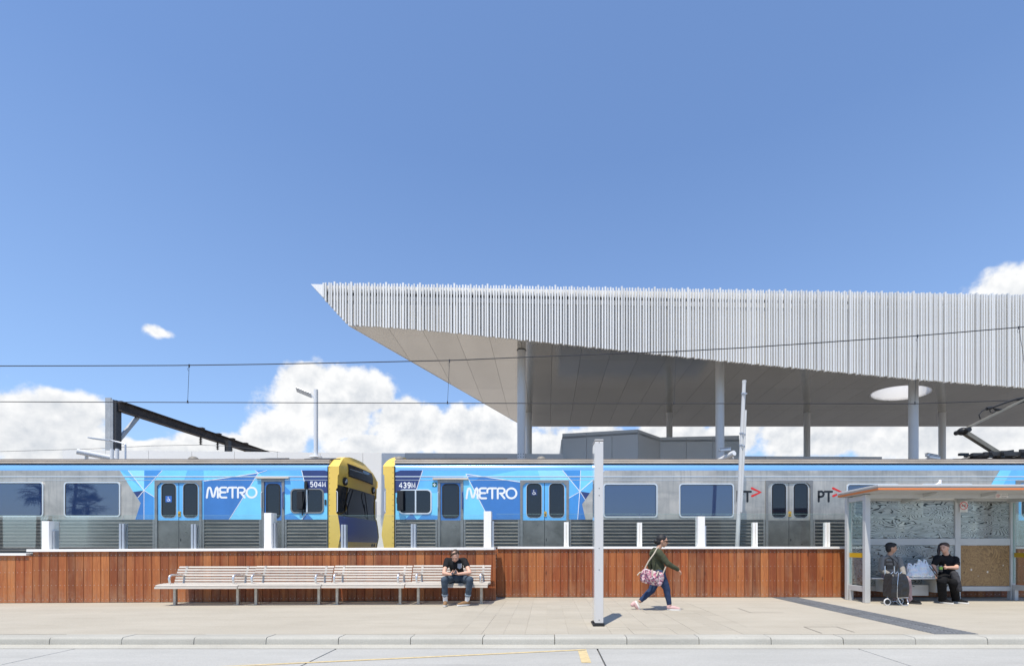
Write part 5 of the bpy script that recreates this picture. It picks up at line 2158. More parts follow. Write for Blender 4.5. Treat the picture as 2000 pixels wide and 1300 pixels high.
def m_ply():
    m = bpy.data.materials.new('plywood')
    m.use_nodes = True
    t = NT(m.node_tree)
    p = m.node_tree.nodes['Principled BSDF']
    p.inputs['Roughness'].default_value = 0.65
    pos = t.n('ShaderNodeNewGeometry').outputs['Position']
    v = t.scale(pos, (1, 0, 0.8))
    n = t.noise(v, 2.6, 3, 0.55, 0.5)
    rings = t.m('FRACT', t.m('MULTIPLY', n, 16.0))
    c = t.mix(t.mapr(rings, 0.0, 1.0, 0.0, 0.85), (0.40, 0.24, 0.10), (0.13, 0.07, 0.03))
    big = t.noise(v, 1.2, 4, 0.6)
    c = t.mix(t.mapr(big, 0.4, 0.7, 0, 0.55), c, (0.40, 0.25, 0.11))
    vo = t.n('ShaderNodeTexVoronoi')
    t.set(vo.inputs['Vector'], v)
    vo.inputs['Scale'].default_value = 7.0
    c = t.mix(t.mapr(vo.outputs['Distance'], 0.06, 0.13, 0.8, 0.0), c, (0.035, 0.02, 0.012))
    vo2 = t.n('ShaderNodeTexVoronoi')
    t.set(vo2.inputs['Vector'], t.v('ADD', v, (3.1, 0, 1.7)))
    vo2.inputs['Scale'].default_value = 5.0
    c = t.mix(t.mapr(vo2.outputs['Distance'], 0.07, 0.12, 0.8, 0.0), c, (0.75, 0.70, 0.62))
    t.set(p.inputs['Base Color'], c)
    return m


for (a, b_, z0, z1, m, nm) in ((xl + .06, xm_ - .064, PZ(1050.5, SYB), 2.233, M_print, 'printed_pane'), (xm_ + .064, xr - .057, PZ(1050.5, SYB), 2.233, M_print, 'printed_pane'),
                               (xl + .06, xm_ - .064, PZ(1143.5, SYB), PZ(1064.5, SYB), M_print, 'printed_pane'), (xm_ + .064, xr - .057, PZ(1143.5, SYB), PZ(1064.5, SYB), m_ply(), 'plywood_board')):
    b = MB()
    b.box(a + .002, b_ - .002, SYB - .012, SYB - .004, z0 + .002, z1 - .002)
    b.build(nm, m, sh)
# roof
RYF, RYB = 9.74, 11.20
RX0, RX1 = PX(1715, RYF), 12.2
RXB = PX(1636, RYB)
zf, zk = PZ(956, RYF), PZ(971, RYB)


def slab(z_off0, z_off1, ins, nm, m, bev=0.0):
    b = MB()
    pts = [(RX0 + ins, RYF + ins, zf), (RX1, RYF + ins, zf), (RX1, RYB - ins, zk), (RXB + ins, RYB - ins, zk)]
    b.add([(x, y, z + z_off0) for x, y, z in pts] + [(x, y, z + z_off1) for x, y, z in pts],
          [(0, 3, 2, 1), (4, 5, 6, 7), (0, 1, 5, 4), (1, 2, 6, 5), (2, 3, 7, 6), (3, 0, 4, 7)])
    return b.build(nm, m, sh, bevel=bev)


slab(0.001, .040, .0, 'roof_stripe', mat('orange_trim', lin(216, 126, 64), 0.45))
slab(.0405, .066, .012, 'roof_edge_gap', M_shelter)
slab(.0665, .108, -.012, 'roof_sheet', M_lightgrey, .006)
slab(-.012, .0005, .035, 'ceiling', M_shelter)
for x in (8.05, 9.28, 10.45):
    b = MB()
    b.add([(x - .02, 9.95, zf - .02), (x + .02, 9.95, zf - .02), (x + .02, SYB, zf - .02), (x - .02, SYB, zf - .02),
           (x - .02, 9.95, zf - .05), (x + .02, 9.95, zf - .05), (x + .02, SYB, zf - .16), (x - .02, SYB, zf - .16)],
          [(0, 1, 2, 3), (7, 6, 5, 4), (0, 4, 5, 1), (1, 5, 6, 2), (2, 6, 7, 3), (3, 7, 4, 0)])
    b.build('roof_bracket', M_shelter, sh)
b = MB()
b.box(PX(1792, 10.85), PX(1859, 10.85), 10.78, 10.90, PZ(975, 10.85), PZ(971, 10.85))
b.build('light_fitting', M_white, sh, bevel=.008)
rail(PX(1692.3, SYF) + .06, xr - .04, SYF - .035, SYF + .035, 2.235, 2.330, 'front_beam')
# seat of the shelter
b = MB()
b.box(xl + .18, PX(1862, 10.42), 10.42, 10.82, .495, .525)
b.build('seat', mat('seat_aluminium', (0.5, 0.53, 0.57), 0.35, 0.6, var=0.06, vscale=5), sh, bevel=.008)
for x in (xl + .62, PX(1862, 10.42) - .25):
    b = MB()
    b.xz([(x - .03, .20), (x + .03, .20), (x + .03, .493), (x - .03, .493)], 10.55, 10.93)
    b.build('seat_bracket', M_shelter, sh)
b = MB()
b.box(PX(1778, 10.7), PX(1811, 10.7), 10.66, 10.92, PZ(1162, 10.7), PZ(1141, 10.7))
b.build('service_box', M_lightgrey, sh, bevel=.006)
b = MB()
b.box(PX(1780, 10.7), PX(1783, 10.7), 10.655, 10.6595, PZ(1144.5, 10.7), PZ(1143, 10.7))
b.build('box_lock', M_black, sh)


# no-smoking signs
def sign(name, label, x0, x1, y0, y1, Y, cx, cy, r, txts):
    M_sgn = mat('sign_white', (0.72, 0.70, 0.66), 0.5)
    e = thing(name, label, 'sign', (PX((x0 + x1) / 2, Y), Y, PZ(y1, Y)))
    b = MB()
    b.box(PX(x0, Y), PX(x1, Y), Y, Y + .003, PZ(y1, Y), PZ(y0, Y))
    b.build('plate', M_sgn, e)
    X, Z, rr = PX(cx, Y), PZ(cy, Y), r * Y / F
    b = MB()
    b.box(X - rr * .6, X + rr * .35, Y - .0022, Y - .001, Z - rr * .12, Z + rr * .12)
    b.box(X + rr * .4, X + rr * .6, Y - .0022, Y - .001, Z - rr * .12, Z + rr * .12)
    b.build('cigarette', M_blackv, e)
    b = MB()
    ribbon(b, [(X + rr * .35, Z + rr * .2), (X + rr * .5, Z + rr * .35), (X + rr * .35, Z + rr * .45), (X + rr * .5, Z + rr * .6)], rr * .07, Y - .0016)
    b.build('smoke', M_blackv, e, recalc=False)
    b = MB()
    ribbon(b, [(X + rr * math.cos(R(a)), Z + rr * math.sin(R(a))) for a in range(0, 360, 15)], rr * .16, Y - .003, closed=True)
    ribbon(b, [(X - rr * .66, Z + rr * .66), (X + rr * .66, Z - rr * .66)], rr * .16, Y - .0034)
    b.build('prohibition_ring', M_redv, e, recalc=False)
    for (tx, px, py, sz) in txts:
        text_on('lettering', tx, sz, M_blackv, e, (PX(px, Y), Y - .0015, PZ(py, Y)))


sign('no_smoking_sign', 'square-topped no smoking sign with large red ring beside the middle shelter post', 1874.5, 1890, 974.5, 999.5, 10.905, 1882, 987, 7.2,
     [('No Smoking', 1882, 976.6, .034), ('at all times', 1882, 996.8, .022)])
sign('no_smoking_sign', 'small wide no smoking sign fixed high on the shelter front beam', 1944.5, 1969.5, 963.4, 972, 10.300, 1949, 967.6, 2.8,
     [('NO SMOKING', 1960.5, 966.0, .034), ('Fines apply', 1961, 969.8, .026)])

# ------------------------------------------------------------------ gull on the shelter roof
gx, gy = PX(1833, 10.3), 10.3
gzr = zf + .108 + (zk - zf) * (gy - RYF) / (RYB - RYF) + .0
gl = thing('gull', 'small white gull perched on the shelter roof', 'bird', (gx, gy, gzr))
M_gw = mat('gull_white', (0.80, 0.80, 0.79), 0.8)
M_gg = mat('gull_grey', (0.42, 0.44, 0.46), 0.8)
b = MB()
b.chain(((gx - .045, gy, gzr + .062), .022), ((gx + .005, gy, gzr + .075), .043), ((gx + .028, gy, gzr + .112), .03), ((gx + .032, gy, gzr + .140), .024))
b.ell((gx + .034, gy, gzr + .150), (.030, .026, .026))
fused(b, 'body', M_gw, gl, .006, 3)
b = MB()
for s in (-1, 1):
    b.ell((gx - .03, gy + s * .035, gzr + .068), (.06, .016, .026), Matrix.Rotation(R(-18), 3, 'Y'))
b.cap((gx - .06, gy, gzr + .055), .014, (gx - .105, gy, gzr + .035), .006)
fused(b, 'wing', M_gg, gl, .005, 2)
b = MB()
b.cyl((gx + .058, gy, gzr + .148), (gx + .086, gy, gzr + .143), .007, .002, 8)
b.build('bill', mat('gull_red', (0.45, 0.06, 0.03), 0.5), gl)
b = MB()
for s in (-1, 1):
    b.cyl((gx + .005, gy + s * .016, gzr), (gx + .005, gy + s * .016, gzr + .045), .004, .004, 6)
b.build('legs', MATS['gull_red'], gl)

# ------------------------------------------------------------------ people
M_skin = mat('skin_light', (0.60, 0.35, 0.25), 0.55, var=0.06, vscale=9)
M_skin2 = mat('skin_tan', (0.48, 0.27, 0.18), 0.55, var=0.06, vscale=9)
M_hair_b = mat('hair_brown', (0.050, 0.027, 0.014), 0.6, var=0.35, vscale=40)
M_hair_k = mat('hair_black', (0.012, 0.011, 0.012), 0.62, var=0.3, vscale=40)
M_eye = mat('eye_dark', (0.02, 0.015, 0.012), 0.2)
M_lip = mat('lip', (0.30, 0.10, 0.08), 0.5)


def cloth(n, c, rough=0.85, var=0.12):
    return mat('cloth_' + n, c, rough, var=var, vscale=11, bump=0.25, bscale=90, spec=0.2)


V = Vector


def frame(f, up=(0, 0, 1)):
    f = V(f).normalized()
    r = f.cross(V(up)).normalized()
    u = r.cross(f).normalized()
    return r, f, u


def rotm(r, f, u):
    return Matrix((r, f, u)).transposed()


def head(mb, c, f, s=1.0, up=(0, 0, 1)):
    r, f, u = frame(f, up)
    c = V(c)
    M = rotm(r, f, u)
    mb.ell(c + u * .022 * s - f * .008 * s, (.073 * s, .094 * s, .096 * s), M, 20, 14)
    mb.ell(c - u * .028 * s + f * .018 * s, (.060 * s, .070 * s, .070 * s), M, 18, 12)
    mb.ell(c - u * .082 * s + f * .040 * s, (.030 * s, .030 * s, .024 * s), M)
    mb.cap(c + f * .080 * s + u * .012 * s, .010 * s, c + f * .098 * s - u * .022 * s, .013 * s)
    mb.cap(c + f * .082 * s + u * .025 * s - r * .04 * s, .009 * s, c + f * .082 * s + u * .025 * s + r * .04 * s, .009 * s)
    mb.cap(c + f * .078 * s - u * .055 * s - r * .014 * s, .012 * s, c + f * .078 * s - u * .055 * s + r * .014 * s, .012 * s)
    for sgn in (-1, 1):
        mb.ell(c + r * sgn * .072 * s - f * .005 * s - u * .005 * s, (.011 * s, .020 * s, .032 * s), M)
    return r, f, u


def face(c, f, parent, s=1.0, up=(0, 0, 1)):
    r, f, u = frame(f, up)
    c = V(c)
    for sgn in (-1, 1):
        b = MB()
        b.ell(c + f * .083 * s + r * sgn * .031 * s + u * .004 * s, (.013 * s, .008 * s, .006 * s), rotm(r, f, u))
        b.build('eye', M_eye, parent, smooth=60)
    b = MB()
    b.ell(c + f * .090 * s - u * .055 * s, (.022 * s, .006 * s, .006 * s), rotm(r, f, u))
    b.build('mouth', M_lip, parent, smooth=60)


def hand(mb, w, d, n, side, curl=25, s=1.0, spread=0.0):
    """w wrist, d towards the fingers, n the way the fingers curl, side +1/-1 = side of the thumb"""
    w, d, n = V(w), V(d).normalized(), V(n)
    n = (n - d * n.dot(d)).normalized()
    t = d.cross(n) * side
    mb.ell(w + d * .045 * s, (.038 * s, .050 * s, .016 * s), rotm(t, d, n))
    mb.cap(w, .024 * s, w + d * .03 * s, .024 * s)
    for i, L in enumerate((.068, .077, .072, .056)):
        p = w + d * (.082 - .004 * abs(i - 1)) * s + t * (.030 - .020 * i) * s
        a = 0.0
        r0 = .0092 * s
        for j, k in enumerate((.42, .33, .25)):
            a += R(curl * (0.7 if j == 0 else 1.0))
            q = p + (d * math.cos(a) + n * math.sin(a) + t * spread * (1.5 - i) * .1).normalized() * (L * s * k)
            mb.cap(p, r0, q, r0 * .92, 8)
            p, r0 = q, r0 * .92
    p = w + d * .022 * s + t * .032 * s
    q = p + (d * .6 + t * .65 + n * .35).normalized() * .040 * s
    mb.cap(p, .013 * s, q, .0115 * s, 8)
    q2 = q + (d * .85 + t * .1 + n * .5).normalized() * .032 * s
    mb.cap(q, .0115 * s, q2, .0095 * s, 8)


def shoe(parent, heel, toe, m_up, m_sole, s=1.0, up=(0, 0, 1)):
    heel, toe = V(heel), V(toe)
    r, f, u = frame(toe - heel, up)
    L = (toe - heel).length
    b = MB()
    b.cap(heel + u * .045 * s + f * .02, .040 * s, heel + f * L * .55 + u * .036 * s, .042 * s)
    b.cap(heel + f * L * .5 + u * .034 * s, .042 * s, heel + f * L * .88 + u * .022 * s, .030 * s)
    b.cap(heel + u * .05 * s + f * .02, .040 * s, heel + u * .095 * s + f * .035, .042 * s)
    o = fused(b, 'shoe', m_up, parent, .007, 3)
    so = MB()
    n = 16
    vs = []
    for zz in (-.012, .018):
        for i in range(n):
            a = 2 * math.pi * i / n
            x = math.cos(a)
            wd = .043 * s * (1.0 if x > 0 else .88)
            vs.append(heel + f * (L * .5 + L * .53 * x) + r * (wd * math.sin(a)) + u * zz * s)
    so.add(vs, [tuple(range(n))[::-1], tuple(range(n, 2 * n))] + [(i, (i + 1) % n, n + (i + 1) % n, n + i) for i in range(n)])
    so.build('sole', m_sole, o, smooth=50)
    return o


M_sole = mat('white_sole', (0.72, 0.70, 0.66), 0.7)
# --- man sitting on the bench, bent over a phone
man = thing('person', 'man in black pocket t-shirt and rolled jeans bent over a phone on the bench', 'person', (-1.88, 10.0, 0), 'people waiting')
hL, hR = V((-1.98, 10.24, .52)), V((-1.78, 10.24, .52))
kL, kR = V((-2.065, 9.74, .535)), V((-1.545, 9.74, .535))
aL, aR = V((-2.07, 9.86, .10)), V((-1.625, 9.86, .10))
ch, nk, hd = V((-1.885, 10.02, .82)), V((-1.88, 9.93, .965)), V((-1.862, 9.82, 1.005))
shL, shR = V((-2.055, 9.99, .915)), V((-1.705, 9.99, .915))
eL, eR = V((-2.085, 9.80, .665)), V((-1.56, 9.80, .675))
wL, wR = V((-1.945, 9.70, .645)), V((-1.775, 9.70, .655))
hf = V((0.02, -.80, -.60))
b = MB()
b.chain((V((-1.88, 10.24, .56)), .14), (V((-1.885, 10.14, .70)), .13), (ch, .128), (V((-1.88, 9.97, .92)), .075), (nk, .058), (hd, .055))
for sg, s_, e_, w_ in ((-1, shL, eL, wL), (1, shR, eR, wR)):
    b.chain((ch + V((sg * .08, -.0, .07)), .07), (s_, .055), (e_, .040), (w_, .026))
for h_, k_, a_ in ((hL, kL, aL), (hR, kR, aR)):
    b.chain((h_, .09), (k_, .058), (a_, .042))
hup = (0, -.6, .8)
head(b, hd, hf, 1.0, hup)
hand(b, wL, (.80, -.22, .22), (.3, -.5, .6), -1, 30)
hand(b, wR, (-.80, -.22, .22), (-.3, -.5, .6), 1, 30)
fused(b, 'body', M_skin, man, .0075, 3)
face(hd, hf, man, 1.0, hup)
r_, f_, u_ = frame(hf, hup)
b = MB()
b.ell(hd + u_ * .046 - f_ * .046, (.082, .088, .078), rotm(r_, f_, u_), 18, 12)
b.ell(hd - f_ * .045 + u_ * .0, (.076, .062, .085), rotm(r_, f_, u_), 18, 12)
b.cap(hd + u_ * .098 + f_ * .020 - r_ * .03, .028, hd + u_ * .092 + f_ * .048 + r_ * .045, .022)
b.cap(hd + u_ * .09 + f_ * .045 + r_ * .045, .018, hd + u_ * .045 + f_ * .055 + r_ * .072, .012)
fused(b, 'hair', M_hair_b, man, .0065, 2)
M_tee = cloth('black_tee', (0.013, 0.013, 0.015))
b = MB()
b.chain((V((-1.88, 10.25, .57)), .145), (V((-1.885, 10.14, .70)), .137), (ch, .145), (V((-1.88, 9.985, .91)), .085))
for sg, s_, e_ in ((-1, shL, eL), (1, shR, eR)):
    b.chain((ch + V((sg * .08, .0, .07)), .082), (s_, .066), (s_.lerp(e_, .45), .064))
fused(b, 't_shirt', M_tee, man, .009, 3, .018, .09)
b = MB()
pc = V((-1.785, 9.885, .80))
b.add([pc + V((-.04, .0, .055)), pc + V((.045, .01, .058)), pc + V((.04, .004, -.03)), pc + V((.0, -.008, -.055)), pc + V((-.04, -.004, -.03)),
       pc + V((-.04, .05, .055)), pc + V((.045, .06, .058)), pc + V((.04, .054, -.03)), pc + V((.0, .042, -.055)), pc + V((-.04, .046, -.03))],
      [(0, 1, 2, 3, 4), (9, 8, 7, 6, 5), (0, 5, 6, 1), (1, 6, 7, 2), (2, 7, 8, 3), (3, 8, 9, 4), (4, 9, 5, 0)])
b.build('shirt_pocket', cloth('grey_pocket', (0.33, 0.34, 0.36)), man)
M_jean = cloth('faded_denim', (0.060, 0.082, 0.112))
b = MB()
b.chain((V((-1.88, 10.24, .53)), .15), (V((-1.88, 10.16, .55)), .13))
for h_, k_, a_ in ((hL, kL, aL), (hR, kR, aR)):
    b.chain((h_, .100), (k_, .070), (k_.lerp(a_, .72), .057))
fused(b, 'jeans', M_jean, man, .009, 3, .016, .07)
for k_, a_ in ((kL, aL), (kR, aR)):
    b = MB()
    p = k_.lerp(a_, .74)
    b.cyl(p, k_.lerp(a_, .68), .062, .064, 18)
    b.build('rolled_cuff', cloth('light_denim', (0.30, 0.36, 0.42)), man, smooth=50)
    b = MB()
    b.chain((p, .050), (a_, .047))
    fused(b, 'sock', cloth('white_sock', (0.74, 0.74, 0.74)), man, .008, 2)
M_shoeb = cloth('tan_suede', (0.26, 0.155, 0.08))
shoe(man, (-2.075, 9.90, .018), (-2.035, 9.64, .018), M_shoeb, M_sole)
shoe(man, (-1.585, 9.88, .018), (-1.80, 9.72, .018), M_shoeb, M_sole)
ph = thing('phone', 'dark phone held in the hands of the seated man', 'phone', (-1.86, 9.62, .66))
b = MB()
b.bar((-1.90, 9.640, .655), (-1.80, 9.655, .715), .070, .009, None, (0, -.6, .8))
b.build('phone_body', mat('phone_dark', (0.04, 0.04, 0.045), 0.2), ph, bevel=.003)

# --- woman walking to the right
wo = thing('person', 'woman in olive hooded top, blue jeans and pink shoes walking right with a floral bag', 'person', (2.15, 9.2, 0), 'people walking')
wy = 9.2
WP = lambda x, y, dy=0.0: V((PX(x, wy), wy + dy, PZ(y, wy)))
hp = WP(1287, 1117)
chw, nkw, hdw = WP(1284, 1086), WP(1286, 1071), WP(1293.5, 1056.5)
sN, eN, wN = WP(1284, 1079, -.14), WP(1299, 1099, -.19), WP(1319, 1110.5, -.16)
sF, eF, wF = WP(1283, 1079, .14), WP(1274, 1102, .19), WP(1279, 1120, .2)
kB, aB = WP(1275, 1151.5, .07), WP(1252, 1174, .08)
kF, aF = WP(1300, 1147, -.06), WP(1306, 1180, -.06)
hfw = V((.97, -.20, -.12))
b = MB()
b.chain((hp, .105), (WP(1285, 1101), .090), (chw, .098), (WP(1285, 1077), .064), (nkw, .047), (hdw, .045))
for s_, e_, w_ in ((sN, eN, wN), (sF, eF, wF)):
    b.chain((chw.lerp(s_, .5), .058), (s_, .045), (e_, .036), (w_, .025))
for k_, a_, dy in ((kB, aB, .06), (kF, aF, -.06)):
    b.chain((hp + V((0, dy, -.03)), .095), (k_, .058), (a_, .038))
head(b, hdw, hfw, 1.04)
hand(b, wN, (.72, 0, -.60), (-.3, .3, -.6), 1, 38, .95)
hand(b, wF, (.3, 0, -.9), (.6, 0, .1), -1, 30, .95)
fused(b, 'body', M_skin2, wo, .0075, 3)
face(hdw, hfw, wo, 1.04)
r_, f_, u_ = frame(hfw)
b = MB()
b.ell(hdw + u_ * .042 - f_ * .020, (.084, .100, .090), rotm(r_, f_, u_), 18, 12)
b.ell(hdw - f_ * .055 - u_ * .010, (.074, .058, .080), rotm(r_, f_, u_), 18, 12)
b.ell(hdw - f_ * .120 - u_ * .012, (.045, .042, .042), rotm(r_, f_, u_))
b.cap(hdw - f_ * .128 - u_ * .03, .025, hdw - f_ * .118 - u_ * .055, .010)
fused(b, 'hair', M_hair_k, wo, .0065, 2)
b = MB()
for sg in (-1, 1):
    b.ell(hdw + f_ * .092 + r_ * sg * .034 + u_ * .004, (.028, .009, .019), rotm(r_, f_, u_))
    b.bar(hdw + f_ * .085 + r_ * sg * .062 + u_ * .010, hdw + r_ * sg * .078 + u_ * .010, .004, .008)
b.bar(hdw + f_ * .100 - r_ * .012 + u_ * .01, hdw + f_ * .100 + r_ * .012 + u_ * .01, .004, .005)
b.build('sunglasses', mat('dark_lens', (0.02, 0.012, 0.010), 0.12), wo, smooth=50)
M_olive = cloth('olive', (0.058, 0.064, 0.038))
b = MB()
b.chain((hp + V((-.0, 0, .03)), .128), (WP(1284.5, 1101), .112), (chw, .120), (WP(1284.5, 1078), .082))
b.chain((WP(1276, 1077, -.06), .05), (WP(1273.5, 1082), .055), (WP(1276, 1077, .06), .05))
b.chain((WP(1288, 1074, -.055), .028), (WP(1278, 1071.5, -.04), .032), (WP(1278, 1071.5, .04), .032), (WP(1288, 1074, .055), .028))
for s_, e_, w_ in ((sN, eN, wN), (sF, eF, wF)):
    b.chain((chw.lerp(s_, .5), .092), (s_, .072), (e_, .056), (w_, .040))
fused(b, 'hooded_top', M_olive, wo, .009, 3, .020, .08)
M_dnim = cloth('blue_denim', (0.028, 0.048, 0.105))
b = MB()
b.chain((hp + V((0, 0, .02)), .128), (hp + V((0, 0, -.05)), .122))
for k_, a_, dy in ((kB, aB, .06), (kF, aF, -.06)):
    b.chain((hp + V((0, dy, -.04)), .108), (k_, .070), (a_.lerp(k_, .1), .047))
fused(b, 'jeans', M_dnim, wo, .009, 3, .013, .06)
M_pink = cloth('pink_mesh', (0.62, 0.40, 0.38))
shoe(wo, WP(1302, 1188.5, -.06) + V((0, 0, .0)), WP(1327, 1189.5, -.06), M_pink, M_sole, .92)
shoe(wo, WP(1243, 1174, .08), WP(1252, 1191, .08), M_pink, M_sole, .92, (-1, 0, .5))
bg = thing('shoulder_bag', 'pink and white floral shoulder bag hanging at the walking woman\'s hip', 'bag', (1.96, 9.0, .45))


def m_floral():
    m = bpy.data.materials.new('floral_print')
    m.use_nodes = True
    t = NT(m.node_tree)
    p = m.node_tree.nodes['Principled BSDF']
    p.inputs['Roughness'].default_value = 0.7
    pos = t.coord('Object')
    n1 = t.noise(pos, 16, 2, 0.5, 1.0)
    n2 = t.noise(t.v('ADD', pos, (4, 2, 1)), 22, 2, 0.5, 1.0)
    c = t.ramp(n1, [(0.0, (0.06, 0.04, 0.07)), (0.45, (0.09, 0.06, 0.10)), (0.49, (0.42, 0.09, 0.17)), (0.55, (0.52, 0.22, 0.28)), (0.60, (0.58, 0.48, 0.46)), (1.0, (0.42, 0.12, 0.20))])
    c = t.mix(t.mapr(n2, 0.60, 0.64, 0, 1), c, (0.60, 0.56, 0.54))
    t.set(p.inputs['Base Color'], c)
    return m


b = MB()
bc_ = V((PX(1273.5, 9.0), 9.0, PZ(1126.5, 9.0)))
Mr = Matrix.Rotation(R(14), 3, 'Y')
for dx in (-.15, .15):
    for dz in (-.085, .075):
        b.cap(bc_ + Mr @ V((dx, -.03, dz)), .05, bc_ + Mr @ V((dx, .03, dz)), .05)
for dz in (-.085, -.03, .03, .075):
    b.cap(bc_ + Mr @ V((-.15, 0, dz)), .055 if abs(dz) > .05 else .075, bc_ + Mr @ V((.15, 0, dz)), .055 if abs(dz) > .05 else .075)
b.ell(bc_ + Mr @ V((0.03, -.07, -.02)), (.095, .035, .065), Mr)
fused(b, 'bag_body', m_floral(), bg, .009, 4, .02, .08)
b = MB()
p_a, p_b = bc_ + Mr @ V((-.17, 0, .12)), bc_ + Mr @ V((.18, 0, .10))
shp = WP(1282, 1069.5, -.10)
M_strap = mat('beige_strap', (0.50, 0.43, 0.34), 0.7)
b.tube([p_a, p_a.lerp(shp, .35) + V((-.03, -.06, 0)), p_a.lerp(shp, .75) + V((-.015, -.06, 0)), shp + V((-.02, -.03, -.01)), shp + V((.02, 0, .02))], .012, 6)
b.tube([p_b, p_b.lerp(V((2.2, 8.99, .80)), .5), V((2.215, 9.0, .83))], .012, 6)
b.build('strap', M_strap, bg, smooth=50)
b = MB()
b.tube([bc_ + Mr @ V((-.19, -.03, .06)), bc_ + Mr @ V((-.25, -.03, .03)), bc_ + Mr @ V((-.28, -.03, -.03))], .012, 6)
b.tube([bc_ + Mr @ V((-.05, -.08, .14)), bc_ + Mr @ V((-.02, -.10, .02))], .014, 6)
b.tube([bc_ + Mr @ V((.07, -.08, .14)), bc_ + Mr @ V((.05, -.10, .04))], .014, 6)
b.build('bag_tab', M_strap, bg, smooth=50)

# --- woman in grey sitting in the shelter
s1 = thing('person', 'person in grey jumper and mauve trousers seated in the shelter behind a trolley', 'person', (7.45, 10.5, 0), 'people waiting')
SP = lambda x, y, Y: V((PX(x, Y), Y, PZ(y, Y)))
pv_, c1, n1, h1 = SP(1737, 1124, 10.62), SP(1738, 1096, 10.58), SP(1738, 1083.5, 10.54), SP(1741, 1069.5, 10.50)
sa, sb_ = SP(1724, 1091, 10.56), SP(1755, 1092, 10.50)
ea, eb = SP(1721, 1112, 10.50), SP(1762, 1110, 10.38)
wa, wb = SP(1737, 1121, 10.28), SP(1766, 1122, 10.20)
k1, k2 = SP(1749, 1131, 10.18), SP(1771, 1133, 10.14)
a1, a2 = SP(1752, 1171, 10.22), SP(1775, 1170, 10.22)
hf1 = V((.93, -.36, -.02))
b = MB()
b.chain((pv_, .125), (SP(1738, 1110, 10.60), .115), (c1, .110), (SP(1738, 1088, 10.56), .070), (n1, .053), (h1, .052))
for s_, e_, w_ in ((sa, ea, wa), (sb_, eb, wb)):
    b.chain((c1.lerp(s_, .5), .06), (s_, .046), (e_, .036), (w_, .024))
for dx, k_, a_ in ((-.09, k1, a1), (.09, k2, a2)):
    b.chain((pv_ + V((dx, -.03, -.02)), .092), (k_, .060), (a_, .040))
head(b, h1, hf1)
hand(b, wb, (.1, -.3, -.9), (.2, -.8, .1), -1, 30)
hand(b, wa, (.7, -.5, -.3), (0, -.3, -.8), 1, 30)
fused(b, 'body', M_skin2, s1, .0075, 3)
face(h1, hf1, s1)
r_, f_, u_ = frame(hf1)
b = MB()
b.ell(h1 + u_ * .043 - f_ * .020, (.083, .100, .083), rotm(r_, f_, u_), 18, 12)
b.ell(h1 - f_ * .050 - u_ * .012, (.075, .058, .085), rotm(r_, f_, u_), 18, 12)
b.cap(h1 + u_ * .09 + f_ * .05 - r_ * .03, .026, h1 + u_ * .075 + f_ * .068 + r_ * .04, .02)
fused(b, 'hair', M_hair_k, s1, .0065, 2)
b = MB()
b.chain((pv_ + V((0, 0, .0)), .150), (SP(1738, 1110, 10.60), .140), (c1, .138), (SP(1738, 1087, 10.56), .088))
for s_, e_, w_ in ((sa, ea, wa), (sb_, eb, wb)):
    b.chain((c1.lerp(s_, .5), .086), (s_, .066), (e_, .056), (w_, .040))
fused(b, 'jumper', cloth('grey_wool', (0.24, 0.225, 0.205)), s1, .009, 3, .018, .09)
b = MB()
b.chain((pv_ + V((0, -.02, -.02)), .15), (pv_ + V((0, -.10, -.02)), .12))
for dx, k_, a_ in ((-.09, k1, a1), (.09, k2, a2)):
    b.chain((pv_ + V((dx, -.05, -.02)), .10), (k_, .080), (a_, .062))
fused(b, 'trousers', cloth('mauve', (0.27, 0.20, 0.215)), s1, .009, 3, .014, .07)
M_blk = cloth('black', (0.008, 0.008, 0.009))
M_ssole = mat('dark_sole', (0.05, 0.05, 0.05), 0.8)
shoe(s1, (a2.x - .03, a2.y + .05, .016), (a2.x + .14, a2.y - .16, .016), M_blk, M_ssole)
shoe(s1, (a1.x - .02, a1.y + .05, .016), (a1.x + .08, a1.y - .18, .016), M_blk, M_ssole)
b = MB()
b.tube([n1 + V((-.06, -.05, -.01)), n1 + V((-.02, -.17, -.10)), n1 + V((.03, -.20, -.19)), n1 + V((.06, -.17, -.09)), n1 + V((.075, -.05, -.01))], .006, 6)
b.build('lanyard', M_black, s1)

# --- person in black holding a can
s2 = thing('person', 'person in black t-shirt with half-shaved head holding a can in the shelter', 'person', (8.6, 10.45, 0), 'people waiting')
pv_, c2, n2, h2 = SP(1850, 1124, 10.60), SP(1849, 1096, 10.54), SP(1848, 1083, 10.50), SP(1844.5, 1069.5, 10.46)
sa, sb_ = SP(1831, 1089, 10.50), SP(1866, 1091, 10.48)
ea, eb = SP(1823, 1105, 10.50), SP(1868, 1108, 10.32)
wa, wb = SP(1829, 1121, 10.46), SP(1849.5, 1107.5, 10.16)
k1, k2 = SP(1839, 1134, 10.14), SP(1862, 1137, 10.12)
a1, a2 = SP(1841, 1169, 10.28), SP(1867, 1168, 10.30)
hf2 = V((-.90, -.42, .04))
b = MB()
b.chain((pv_, .13), (SP(1849, 1110, 10.57), .115), (c2, .115), (SP(1848, 1087, 10.52), .072), (n2, .056), (h2, .054))
for s_, e_, w_ in ((sa, ea, wa), (sb_, eb, wb)):
    b.chain((c2.lerp(s_, .5), .06), (s_, .050), (e_, .042), (w_, .028))
for dx, k_, a_ in ((-.09, k1, a1), (.09, k2, a2)):
    b.chain((pv_ + V((dx, -.03, -.02)), .095), (k_, .062), (a_, .042))
head(b, h2, hf2)
hand(b, wa, (.1, .1, -.9), (.4, -.8, 0), 1, 15)
hand(b, wb, (-.92, -.28, -.05), (-.2, -.6, .1), 1, 42)
fused(b, 'body', M_skin, s2, .0075, 3)
face(h2, hf2, s2)
r_, f_, u_ = frame(hf2)
b = MB()
